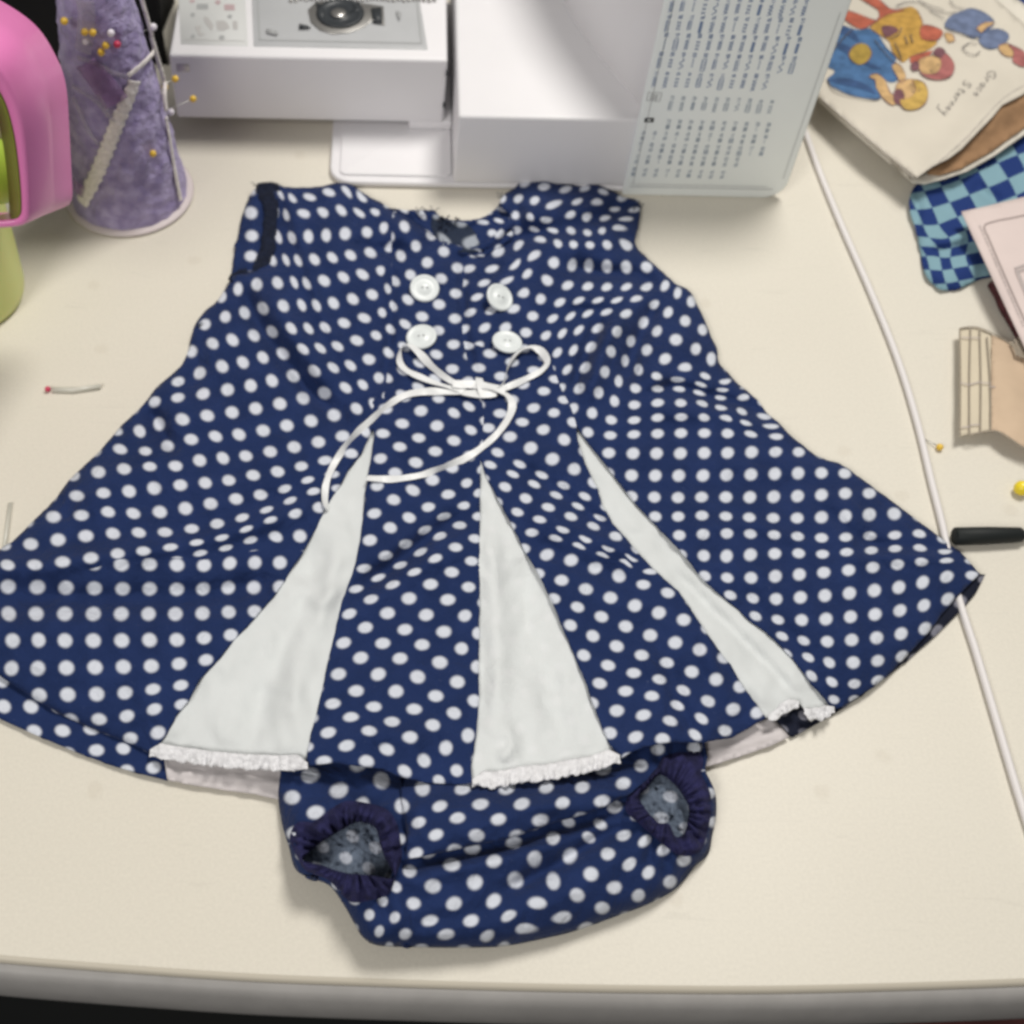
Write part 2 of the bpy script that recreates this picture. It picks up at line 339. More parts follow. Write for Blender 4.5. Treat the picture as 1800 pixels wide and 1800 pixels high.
# ------------------------------------------------------------------ cloth: outlines, folds, print lattice
def seg_dist(P, line, closed=False):
    """distance of points to a polyline, and side parameter"""
    L_ = np.array(line, float); A = L_ if closed else L_[:-1]; B = np.roll(L_, -1, 0) if closed else L_[1:]
    best = np.full(len(P), 1e9)
    for a, b in zip(A, B):
        d = b - a; q = max(d @ d, 1e-9); t = np.clip(((P - a) @ d) / q, 0, 1)
        best = np.minimum(best, np.hypot(*(P - (a + t[:, None] * d)).T))
    return best
def fold(P, line, w, amp, taper=True):
    amp = math.copysign(min(abs(amp), w * 0.0005), amp)
    L_ = np.array(line, float); best = np.full(len(P), 1e9); par = np.zeros(len(P)); n = len(L_) - 1
    for i in range(n):
        a, b = L_[i], L_[i + 1]; d = b - a; t = np.clip(((P - a) @ d) / max(d @ d, 1e-9), 0, 1)
        dd = np.hypot(*(P - (a + t[:, None] * d)).T); k = dd < best
        best[k] = dd[k]; par[k] = (i + t[k]) / n
    g = np.exp(-(best / w) ** 2)
    if taper: g = g * np.clip(np.sin(np.pi * np.clip(par, 0.0, 1.0)) * 1.6 + 0.15, 0, 1)
    return amp * g
def inside(P, poly):
    poly = np.array(poly); x, y = P[:, 0], P[:, 1]; c = np.zeros(len(P), bool); n = len(poly)
    for i in range(n):
        x1, y1 = poly[i]; x2, y2 = poly[(i + 1) % n]
        k = ((y1 > y) != (y2 > y))
        if y1 != y2: c ^= k & (x < (x2 - x1) * (y - y1) / (y2 - y1) + x1)
    return c
def vnoise(P, scale, seed=0.0, octs=3):
    return np.array([noise.fractal(Vector((p[0] / scale, p[1] / scale, seed)), 1.0, 2.0, octs) for p in P])
class TPS:
    def __init__(s, pts, reg=2.0):
        A = np.array(pts, float); s.X = A[:, :2]; Y = A[:, 2:4]; n = len(A)
        s.c = s.X.mean(0); s.k = 300.0; X = (s.X - s.c) / s.k; s.Xn = X
        K = s.phi(X, X) + np.eye(n) * reg * 1e-4; Pm = np.hstack([np.ones((n, 1)), X])
        M = np.zeros((n + 3, n + 3)); M[:n, :n] = K; M[:n, n:] = Pm; M[n:, :n] = Pm.T
        s.w = np.linalg.solve(M, np.vstack([Y, np.zeros((3, 2))]))
    def phi(s, A, B):
        r2 = ((A[:, None, :] - B[None, :, :]) ** 2).sum(2); return 0.5 * r2 * np.log(r2 + 1e-12)
    def __call__(s, P):
        X = (np.asarray(P, float) - s.c) / s.k; out = []
        for i in range(0, len(X), 4000):
            x = X[i:i + 4000]; out.append(s.phi(x, s.Xn) @ s.w[:-3] + np.hstack([np.ones((len(x), 1)), x]) @ s.w[-3:])
        return np.vstack(out)

def sheet(name, outline, zfun, m, parent, spacing=8.0, cuts=(), holes=(), uvf=None, thick=0.0007, jitter=0.0, edge_noise=0.0):
    """a piece of cloth or paper lying on the table: outline followed on the table top, real height and thickness"""
    ol = np.array(outline, float)
    if edge_noise:
        ol = ol + np.stack([vnoise(ol, 14, 3.3, 2), vnoise(ol, 14, 9.7, 2)], 1) * edge_noise
    pts = list(map(tuple, ol)); edges = [(i, (i + 1) % len(ol)) for i in range(len(ol))]
    barrier = [(ol, True)]
    for h in holes:
        h = np.array(h, float); o = len(pts); pts += list(map(tuple, h)); edges += [(o + i, o + (i + 1) % len(h)) for i in range(len(h))]; barrier.append((h, True))
    for c in cuts:
        c = np.array(c, float); o = len(pts); pts += list(map(tuple, c)); edges += [(o + i, o + i + 1) for i in range(len(c) - 1)]; barrier.append((c, False))
    x0, y0 = ol.min(0); x1, y1 = ol.max(0); G = []
    row = 0; y = y0
    while y < y1:
        xs = np.arange(x0 + (spacing / 2 if row % 2 else 0), x1, spacing); G.append(np.stack([xs, np.full(len(xs), y)], 1)); y += spacing * 0.87; row += 1
    G = np.vstack(G); k = inside(G, ol)
    for h in holes: k &= ~inside(G, h)
    G = G[k]
    for b, cl in barrier: G = G[seg_dist(G, b, cl) > spacing * 0.45]
    pts += list(map(tuple, G))
    vs, es, fs, _, _, _ = delaunay_2d_cdt([Vector(p) for p in pts], edges, [], 0, 1e-4)
    V = np.array([(v[0], v[1]) for v in vs]); F = np.array([f for f in fs if len(f) == 3])
    C = V[F].mean(1); k = inside(C, ol)
    for h in holes: k &= ~inside(C, h)
    F = F[k]; C = C[k]
    used = np.unique(F); remap = -np.ones(len(V), int); remap[used] = np.arange(len(used)); V = V[used]; F = remap[F]
    z = zfun(V); Wd = at_np(V, z)
    a = Wd[F[:, 1]] - Wd[F[:, 0]]; b = Wd[F[:, 2]] - Wd[F[:, 0]]; fl = (a[:, 0] * b[:, 1] - a[:, 1] * b[:, 0]) < 0
    F[fl] = F[fl][:, ::-1]
    me = bpy.data.meshes.new(name); me.from_pydata(Wd.tolist(), [], F.tolist())
    if uvf is not None:
        uvl = me.uv_layers.new(name='UVMap'); uv = uvf(V, F, V[F].mean(1)); uvl.data.foreach_set('uv', uv.reshape(-1))
    o = link(name, me, m, parent)
    if thick:
        md = o.modifiers.new('thickness', 'SOLIDIFY'); md.thickness = thick; md.offset = -1
    return o

# dots read off the cloth: (x, y) where a dot lies, (column, row) of the printed repeat
def rowpts(j, i0, xy): return [(x, y, i0 + k, j) for k, (x, y) in enumerate(xy)]
A = []
A += rowpts(1, 0, [(14,1031),(66,1032),(116,1033),(166,1034),(216,1035),(263,1035),(311,1036),(357,1035),(401,1033),(446,1033)])
A += rowpts(2, 0, [(15,1079),(63,1079),(114,1079),(164,1079),(213,1079),(261,1079),(308,1079),(356,1078),(402,1076),(448,1075)])
A += rowpts(3, 0, [(23,1126),(68,1125),(114,1126),(164,1126),(214,1126),(263,1125),(311,1125),(359,1122),(406,1116)])
A += rowpts(4, 0, [(20,1175),(66,1175),(117,1174),(167,1173),(217,1172),(266,1171),(315,1167),(362,1160)])
A += rowpts(5, 1, [(69,1222),(119,1221),(170,1220),(220,1218),(269,1212),(318,1205)])
A += rowpts(6, 2, [(124,1266),(174,1265),(223,1259),(271,1246),(320,1238)])
A += rowpts(7, 3, [(184,1300),(229,1298),(278,1288)])
AL = list(A) + rowpts(0, 4, [(213,993),(263,992),(311,993),(359,994),(404,990),(448,989),(492,989)])
AU = rowpts(-1, 7, [(352,972),(397,963),(440,949),(485,944),(527,944)])
AU += rowpts(-2, 0, [(13,993),(61,993),(110,988),(160,981),(207,973),(252,969),(300,962),(346,954),(390,946),(433,930),(475,913),(519,902)])
AU += rowpts(-3, 1, [(54,957),(102,949),(151,942),(199,938),(244,936),(290,936),(337,930),(382,921),(426,911),(469,897),(510,880),(551,863)])
AU += rowpts(-4, 2, [(94,908),(143,906),(190,899),(234,903),(281,900),(326,894),(370,885),(415,876),(458,870),(501,860),(541,844)])
AU += rowpts(-5, 3, [(135,872),(182,867),(227,864),(271,858),(317,852),(361,849),(402,845),(445,835),(488,829),(530,820),(571,810),(618,797)])
AU += rowpts(-6, 4, [(173,830),(218,824),(263,819),(309,820),(351,809),(392,805),(432,802),(475,794),(517,786),(560,777),(602,767),(642,757),(673,762),(707,745),(740,722),(771,700)])
AU += rowpts(-7, 5, [(211,789),(256,794),(294,784),(336,772),(379,767),(420,764),(463,757),(504,748),(547,740),(587,730),(627,718),(657,710),(679,700)])
AU += rowpts(-8, 6, [(246,759),(279,745),(321,738),(364,731),(408,725),(449,718),(492,710),(533,700),(570,691),(608,681),(638,677),(666,664),(695,655)])
AU += rowpts(-9, 7, [(272,706),(312,698),(357,692),(400,685),(441,678),(478,669),(515,661),(553,652),(586,646),(616,643),(648,632),(683,619)])
AU += rowpts(-10, 8, [(314,672),(351,656),(391,644),(427,637),(462,628),(497,622),(533,613),(563,612),(593,609),(627,598),(662,590),(685,578),(712,570),(742,557),(772,535),(801,516)])
AU += rowpts(-11, 9, [(336,617),(374,603),(408,598),(447,590),(478,583),(512,577),(542,578),(571,576),(605,568),(640,559),(673,550),(690,536),(717,527),(745,508),(776,490),(804,471)])
AU += rowpts(-12, 10, [(360,571),(396,556),(430,550),(462,542),(498,538),(531,536),(556,537),(586,533),(620,526),(654,518),(683,508),(694,494),(721,484),(751,461)])
AU += rowpts(-13, 11, [(390,522),(418,508),(451,500),(488,497),(518,496),(538,499),(570,493),(604,487),(637,482),(670,476),(705,450),(731,433)])
AU += rowpts(-14, 14, [(479,457),(503,457),(523,458),(553,456),(584,453),(616,449),(650,444),(687,436),(711,398)])
AU += rowpts(-15, 15, [(489,417),(513,418),(542,416),(573,414),(606,411),(646,408),(675,400)])
AU += rowpts(-16, 15, [(487,369),(502,378),(535,374),(568,373),(600,369),(632,374),(660,373)])
AU += rowpts(-17, 17, [(513,349),(544,347),(578,338),(610,336),(635,348)])
AU += rowpts(-9, 22, [(770,581),(800,560)]) + rowpts(-8, 22, [(767,623),(797,606),(818,580)]) + rowpts(-7, 23, [(795,649),(826,624)])
B2 = []  # column/row relabelled below so that the repeat stays square
B2 += rowpts(-6, 16, [(673,762),(707,745),(740,722),(771,700)])
B2 += rowpts(-5, 16, [(669,806),(703,785),(736,770),(768,749),(798,725),(824,715)])
B2 += rowpts(-4, 16, [(663,854),(694,831),(731,813),(765,793),(798,775),(828,756)])
B2 += rowpts(-3, 16, [(658,903),(692,878),(726,862),(760,844),(794,821)])
B2 += rowpts(-2, 16, [(650,949),(686,927),(719,910),(753,892),(788,869),(821,850)])
B2 += rowpts(-1, 16, [(640,1000),(678,977),(713,957),(747,932),(780,908),(816,889),(841,866)])
B2 += rowpts(0, 16, [(626,1035),(665,1016),(704,994),(739,971),(773,942),(808,923),(841,908)])
B2 += rowpts(1, 16, [(614,1079),(652,1053),(690,1027),(728,1005),(765,981),(801,962),(835,947)])
B2 += rowpts(2, 16, [(604,1130),(642,1103),(681,1078),(719,1052),(757,1027),(794,1006),(829,986)])
B2 += rowpts(3, 16, [(595,1185),(634,1156),(673,1131),(712,1107),(749,1081),(787,1054),(824,1032)])
B2 += rowpts(4, 16, [(585,1237),(626,1215),(665,1185),(703,1157),(742,1133),(780,1111),(818,1082)])
B2 += rowpts(5, 16, [(577,1288),(617,1260),(657,1243),(696,1215),(734,1190),(773,1164),(812,1140),(840,1113)])
B2 += rowpts(6, 16, [(569,1338),(609,1311),(649,1284),(689,1269),(728,1247),(766,1224),(804,1199),(839,1172)])
B2 += rowpts(7, 18, [(645,1338),(679,1317),(721,1295),(761,1274),(798,1253),(834,1232)])
B2 += rowpts(8, 20, [(712,1356),(745,1338),(784,1315),(823,1293)]) + rowpts(9, 22, [(772,1372),(802,1355)])
A2 = rowpts(-14, 19, [(711,398)]) + rowpts(-13, 19, [(705,450),(731,433)]) + rowpts(-12, 19, [(694,494),(721,484),(751,461)]) + rowpts(-11, 20, [(717,527),(745,508),(776,490),(804,471)]) + rowpts(-10, 19, [(685,578),(712,570),(742,557),(772,535),(801,516)]) + rowpts(-9, 22, [(770,581),(800,560)]) + rowpts(-8, 22, [(767,623),(797,606)]) + rowpts(-7, 23, [(795,649),(826,624)])
A2 = [(x, y, j, i - j) for x, y, i, j in A2]
B2 = [(x, y, j, i - j) for x, y, i, j in B2]
C3 = []
C3 += rowpts(0, -1, [(961,976),(1004,985),(1046,999),(1088,1013),(1131,1027),(1174,1042)])
C3 += rowpts(1, 0, [(987,1020),(1030,1036),(1073,1051),(1116,1065),(1158,1077),(1202,1089)])
C3 += rowpts(2, 1, [(1015,1067),(1057,1084),(1100,1101),(1143,1117),(1187,1130),(1230,1142)])
C3 += rowpts(3, 1, [(1003,1099),(1042,1118),(1084,1136),(1128,1152),(1172,1165),(1216,1181),(1259,1194),(1301,1207)])
C3 += rowpts(4, 2, [(1026,1152),(1069,1170),(1114,1183),(1159,1194),(1201,1214),(1244,1233),(1289,1247),(1331,1252)])
C3 += rowpts(5, 3, [(1054,1201),(1100,1215),(1146,1223),(1191,1240),(1233,1263),(1274,1285)])
C3 += rowpts(6, 4, [(1084,1249),(1131,1257),(1178,1267),(1222,1292)])
C3 += rowpts(7, 4, [(1072,1289),(1117,1296),(1165,1298)])
C3 += rowpts(-1, -1, [(935,936),(977,945),(1018,958),(1060,974),(1101,987),(1143,1004)])
C3 += rowpts(-2, -1, [(948,913),(989,933),(1028,950),(1068,967),(1109,983)])
C3 += rowpts(-3, -2, [(924,877),(964,892),(1004,907),(1044,923),(1083,941)])
C3 += rowpts(-4, -4, [(862,817),(902,833),(939,850),(978,870),(1016,890),(1054,911)])
C3 += rowpts(-5, -4, [(874,796),(913,817),(952,836),(990,854),(1028,873)])
C3 += rowpts(-6, -4, [(897,767),(933,787),(971,807),(1010,824)])
C3 += rowpts(-7, -4, [(918,742),(955,755),(992,773)]) + rowpts(-8, -4, [(938,718),(974,725),(1007,742)])
C3 += rowpts(-9, -4, [(956,687),(991,703)]) + rowpts(-10, -4, [(976,667)])
C3 = [(x, y, i - 1 if j <= -1 else i, j) for x, y, i, j in C3]
D4 = []
D4 += rowpts(0, 0, [(1110,836),(1152,836),(1193,836),(1236,836),(1277,835),(1320,834),(1362,833),(1403,832),(1444,831),(1485,832)])
D4 += rowpts(1, 0, [(1110,873),(1150,874),(1192,875),(1233,874),(1276,874),(1318,874),(1360,873),(1402,872),(1444,870),(1486,867),(1528,867)])
D4 += rowpts(2, 1, [(1152,908),(1192,908),(1234,906),(1276,908),(1317,910),(1359,911),(1401,911),(1444,909),(1486,907),(1528,904),(1572,902)])
D4 += rowpts(3, 2, [(1194,941),(1236,939),(1278,937),(1319,938),(1361,940),(1402,943),(1444,946),(1487,945),(1529,943),(1573,942),(1616,938)])
D4 += rowpts(4, 3, [(1237,977),(1277,978),(1319,975),(1362,973),(1404,972),(1446,974),(1488,970),(1532,967),(1573,964),(1617,963),(1661,971)])
D4 += rowpts(5, 4, [(1278,1016),(1320,1016),(1363,1013),(1405,1010),(1448,1006),(1492,1002),(1534,997),(1578,992),(1620,987),(1664,984)])
D4 += rowpts(6, 4, [(1284,1046),(1323,1052),(1364,1053),(1407,1050),(1450,1047),(1493,1043),(1537,1038),(1580,1033),(1622,1024),(1664,1014),(1709,1011)])
D4 += rowpts(7, 5, [(1328,1083),(1367,1090),(1409,1090),(1452,1088),(1495,1084),(1538,1080),(1582,1073),(1624,1064),(1666,1053)])
D4 += rowpts(8, 6, [(1375,1118),(1412,1127),(1454,1128),(1497,1125),(1541,1121),(1584,1114),(1626,1105)])
D4 += rowpts(9, 7, [(1421,1155),(1457,1165),(1500,1164),(1543,1162),(1586,1154)])
D4 += rowpts(10, 7, [(1427,1188),(1462,1199),(1502,1203),(1543,1196)]) + rowpts(11, 8, [(1466,1230),(1502,1229)])
D4 += rowpts(-1, -1, [(1070,796),(1113,797),(1154,797),(1196,797),(1238,796),(1279,796),(1321,795),(1363,794),(1404,794)])
D4 += rowpts(-2, -2, [(1033,760),(1073,765),(1114,763),(1156,762),(1197,761),(1238,761),(1279,762),(1320,762),(1366,767)])
D4 += rowpts(-3, -3, [(1007,718),(1041,726),(1074,739),(1115,739),(1156,734),(1197,733),(1238,734),(1278,734)])
D4 += rowpts(-4, -3, [(1018,683),(1053,690),(1080,705),(1115,712),(1156,708),(1197,709),(1236,709),(1265,717),(1303,724),(1342,733)])
D4 += rowpts(-5, -4, [(997,650),(1028,646),(1064,654),(1087,670),(1117,683),(1157,683),(1195,683),(1227,690),(1266,699),(1308,697)])
D4 += rowpts(-6, -5, [(980,620),(1008,616),(1038,610),(1075,618),(1099,634),(1122,650),(1154,662),(1188,668)])
D4 += rowpts(-7, -6, [(960,590),(988,586),(1017,580),(1050,577),(1085,583),(1108,600),(1137,615),(1170,631),(1205,646),(1240,662),(1274,672)])
D4 += rowpts(-8, -8, [(903,542),(936,556),(972,560),(1003,556),(1033,551),(1066,548),(1100,551),(1132,568),(1154,582),(1188,597),(1224,613),(1250,630)])
D4 += rowpts(-9, -8, [(922,515),(950,526),(984,532),(1017,528),(1051,528),(1084,528),(1118,524),(1150,535),(1174,549),(1205,564),(1235,580)])
D4 += rowpts(-10, -9, [(890,494),(926,480),(962,493),(998,502),(1034,504),(1067,505),(1102,505),(1137,506),(1170,501),(1191,515),(1215,530)])
D4 += rowpts(-11, -9, [(907,466),(937,449),(973,463),(1006,466),(1034,467),(1066,468),(1100,469),(1136,469)])
D4 += rowpts(-12, -8, [(952,420),(981,428),(1008,429),(1037,430),(1068,430),(1102,431)])
D4 += rowpts(-13, -6, [(1004,406),(1033,410),(1058,406),(1084,399)]) + rowpts(-14, -7, [(957,388),(1004,376),(1030,382)])
D4 += rowpts(-15, -8, [(940,352),(973,360),(1014,355),(1051,354),(1081,369)]) + rowpts(-16, -7, [(995,333),(1028,331),(1060,337)])
E5 = [(794,1519,0,0),(868,1513,1,1),(761,1558,0,-1),(835,1551,1,0),(798,1589,1,-1),(868,1584,2,0),(756,1619,1,-2),(828,1619,2,-1),(719,1532,-1,-1),
 (727,1588,0,-2),(784,1642,2,-2),(857,1646,3,-1),(711,1642,1,-3),(906,1547,2,1),(940,1509,2,2),(903,1481,1,2),(973,1473,2,3),(972,1550,3,2),(946,1589,3,1),
 (920,1631,4,0),(990,1613,4,1),(1014,1573,4,2),(1039,1537,4,3),(1068,1501,4,4),(1097,1469,4,5),(1059,1596,5,2),(1079,1561,5,3),(1107,1519,5,4),(1133,1478,5,5),
 (1123,1574,6,3),(1139,1534,6,4),(1036,1471,3,4),(1001,1504,3,3),(1054,1450,3,5),(831,1493,0,1),(650,1608,-1,-4)]
E5u = [(950,1442,1,3),(989,1411,1,4),(916,1413,0,3),(961,1384,0,4),(892,1387,-1,3),(1023,1384,1,5),(1058,1408,2,5),(1096,1377,2,6),(1127,1346,2,7),(1156,1317,2,8),
 (876,1440,0,2),(804,1437,-1,1),(838,1469,0,1),(766,1467,-1,0),(736,1446,-2,0),(773,1418,-2,1),(844,1414,-1,2),(707,1418,-3,0),
 (514,1402,-6,-2),(544,1363,-6,-1),(554,1428,-5,-2),(597,1390,-5,-1),(670,1370,-4,0)]
T_A2 = TPS(A2, 4)
T_AU, T_AL, T_B, T_C, T_D, T_E, T_EU = TPS(AU), TPS(AL), TPS(B2), TPS(C3), TPS(D4), TPS(E5, 6), TPS(E5u, 6)

# ------------------------------------------------------------------ the setting: floor, table
bm = bmesh.new(); bm = box_bm(-3, 3, -2, 3, -0.76, -0.75); o = bm_obj('floor', bm, M_floor, smooth=False); meta(o, 'dark floor far below the table edge', kind='structure')

EDGE = [(-400,1636),(-150,1663),(0,1679),(225,1697),(450,1712),(675,1721),(900,1728),(1125,1732),(1350,1733),(1575,1728),(1800,1720),(2050,1708),(2400,1688)]
edge_w = [at(x, y, 0) for x, y in EDGE]
edge_w = [Vector(p) for p in crom([tuple(p) for p in edge_w], 0.01)]
troot = thing('table', (0.15, 0.6, -0.75), 'cream laminate table with a rounded grey front edge', 'table')
yb = 0.80
poly = [(p.x, p.y) for p in edge_w] + [(edge_w[-1].x, 1.15), (0.0, 1.15), (0.0, 1.15), (-0.0, 1.15), (edge_w[0].x, 1.15)]
poly = [(p.x, p.y) for p in edge_w] + [(edge_w[-1].x, 1.15), (edge_w[0].x, 1.15)]
o = bm_obj('table_top', prism_bm(poly, -0.025, 0.0), M_lam, troot, smooth=False)
# edge lip + banding: swept profile (out = towards the viewer, z)
def sweep(profile):
    bm = bmesh.new(); rings = []; n = len(edge_w)
    for i, p in enumerate(edge_w):
        t = (edge_w[min(i + 1, n - 1)] - edge_w[max(i - 1, 0)]).normalized(); nrm = Vector((t.y, -t.x, 0))
        rings.append([bm.verts.new(p + nrm * a + Vector((0, 0, z))) for a, z in profile])
    for i in range(n - 1):
        for k in range(len(profile) - 1): bm.faces.new((rings[i][k], rings[i + 1][k], rings[i + 1][k + 1], rings[i][k + 1]))
    return bm
bm_obj('edge_lip', sweep([(0.0, 0.0002), (0.0010, 0.0001), (0.0022, -0.0008), (0.0026, -0.0024)]), M_lip, troot)
bm_obj('edge_band', sweep([(0.0026, -0.0021), (0.0042, -0.0019), (0.0065, -0.0032), (0.0084, -0.0060), (0.0098, -0.0100), (0.0104, -0.015), (0.0102, -0.022), (0.0090, -0.030), (0.004, -0.034), (-0.02, -0.034)]), M_edge, troot)
for sx in (-0.45, 0.85):
    for sy in (0.30, 1.05):
        bm_obj('leg', tube_bm([(sx, sy, -0.75), (sx, sy, -0.025)], 0.02), M_edge, troot)
# floor cloth seen past the right end of the edge
c0 = on_plane(1760, 1795, (0, 0, -0.70), Vector((0, 0, 1)))
def rz(V): return 0.006 * np.abs(vnoise(V, 90, 4.0))
bm = bmesh.new(); bmesh.ops.create_grid(bm, x_segments=24, y_segments=24, size=0.22)
for v in bm.verts:
    v.co.z = 0.05 * math.exp(-(v.co.length / 0.16) ** 2) + 0.012 * noise.noise(v.co * 18)
    v.co += Vector((c0.x + 0.14, c0.y - 0.03, -0.745))
meta(bm_obj('cloth_pile', bm, M_rug), 'dark red cloth on the floor below the right end of the table edge', 'cloth')

# ------------------------------------------------------------------ the dress
T1, T2, T3 = (655, 752), (845, 803), (1013, 748)
G1R = [(658,764),(653,800),(647,833),(642,867),(638,911),(633,947),(626,985),(617,1017),(601,1057),(590,1105),(579,1150),(568,1205),(557,1250),(550,1275),(542,1311),(537,1347)]
G1L = [(649,768),(636,796),(613,824),(600,851),(578,884),(556,927),(533,969),(511,1002),(500,1020),(480,1047),(447,1087),(410,1127),(377,1167),(350,1196),(333,1230),(310,1256),(293,1290),(265,1324)]
G2L = [(844,850),(844,900),(843,950),(843,1050),(842,1150),(841,1230),(839,1280),(833,1320),(828,1350),(830,1378)]
G2R = [(852,832),(868,865),(890,905),(925,970),(955,1025),(980,1080),(1005,1140),(1030,1200),(1055,1270),(1072,1308),(1092,1333)]
G3L = [(1016,775),(1024,801),(1036,832),(1051,861),(1060,892),(1076,919),(1100,946),(1122,972),(1144,997),(1167,1017),(1193,1040),(1213,1068),(1233,1099),(1262,1141),(1284,1168),(1300,1197),(1318,1223),(1333,1243),(1347,1262)]
G3R = [(1033,777),(1056,806),(1078,834),(1100,863),(1122,890),(1156,926),(1189,961),(1211,986),(1233,1014),(1267,1046),(1294,1066),(1317,1089),(1346,1109),(1374,1136),(1394,1156),(1410,1178),(1428,1204),(1450,1229),(1466,1247)]
TOP = [(482,327),(510,329),(560,328),(590,322),(618,325),(640,340),(680,362),(702,374),(722,386),(745,402),(765,417),(795,428),(820,434),(845,430),(866,415),(884,398),(898,378),(880,362),(883,344),
 (905,329),(919,313),(934,310),(950,303),(963,301),(977,306),(986,318),(1017,322),(1039,320),(1061,329),(1083,338),(1097,347),(1114,349),(1126,360),(1123,395),(1117,430),(1140,455),(1172,485),(1190,500),(1213,512),(1226,535),
 (1240,565),(1250,592),(1260,612),(1264,638),(1280,655),(1297,675),(1315,688),(1335,708),(1347,725),(1368,742),(1390,765),(1410,782),(1440,803),(1475,815),(1500,830),(1540,860),(1580,890),(1620,920),(1660,950),(1690,972),(1712,997),(1722,1008)]
HEMR = [(1700,1030),(1680,1052),(1655,1080),(1636,1108),(1605,1142),(1560,1190),(1510,1225),(1478,1244)]
HEM3 = [(1330,1272),(1311,1283),(1289,1296),(1240,1304),(1182,1304),(1133,1312),(1105,1324)]
HEM2 = [(800,1378),(751,1376),(722,1369),(700,1364),(673,1351),(633,1347),(589,1340),(550,1345)]
HEM1 = [(230,1308),(180,1289),(110,1258),(50,1222),(0,1188),(-25,1172)]
LEFT = [(-62,1120),(-66,1040),(-40,995),(0,965),(27,947),(55,919),(92,883),(122,843),(171,797),(208,754),(251,712),(275,681),(306,654),(325,632),(336,592),(343,570),(361,546),(382,528),(400,501),(408,486),(440,478),(464,460),(472,440),(478,400),(480,360)]
FRONT = np.vstack([crom(TOP, 7), lin(HEMR, 7), lin(G3R[::-1], 7), lin([T3], 7), lin(G3L, 7), lin(HEM3, 7), lin(G2R[::-1], 7), lin([T2], 7), lin(G2L, 7), lin(HEM2, 7), lin(G1R[::-1], 7), lin([T1], 7), lin(G1L, 7), lin(HEM1, 7), crom(LEFT, 7)])
SIL = np.array(TOP + HEMR + [(1455,1255),(1400,1285),(1340,1300),(1270,1400),(1240,1480),(836,1560),(540,1480),(440,1400),(265,1335)] + HEM1 + LEFT, float)

FOLDCUT = crom([(-64,1010),(15,1006),(60,1004),(110,1003),(165,999),(205,984),(260,981),(310,981),(355,984),(400,977),(450,968),(490,965),(528,964)], 8)[:-1]
SEAM_C = crom([(843,800),(850,740),(846,700),(828,655),(815,600),(812,540),(815,490),(820,436)], 8)
SEAM_A = crom([(690,380),(688,440),(690,520),(685,600),(676,690),(657,748)], 8)
SEAM_D = crom([(820,600),(860,612),(905,608),(950,606),(970,640),(985,680),(1003,715),(1013,746)], 8)

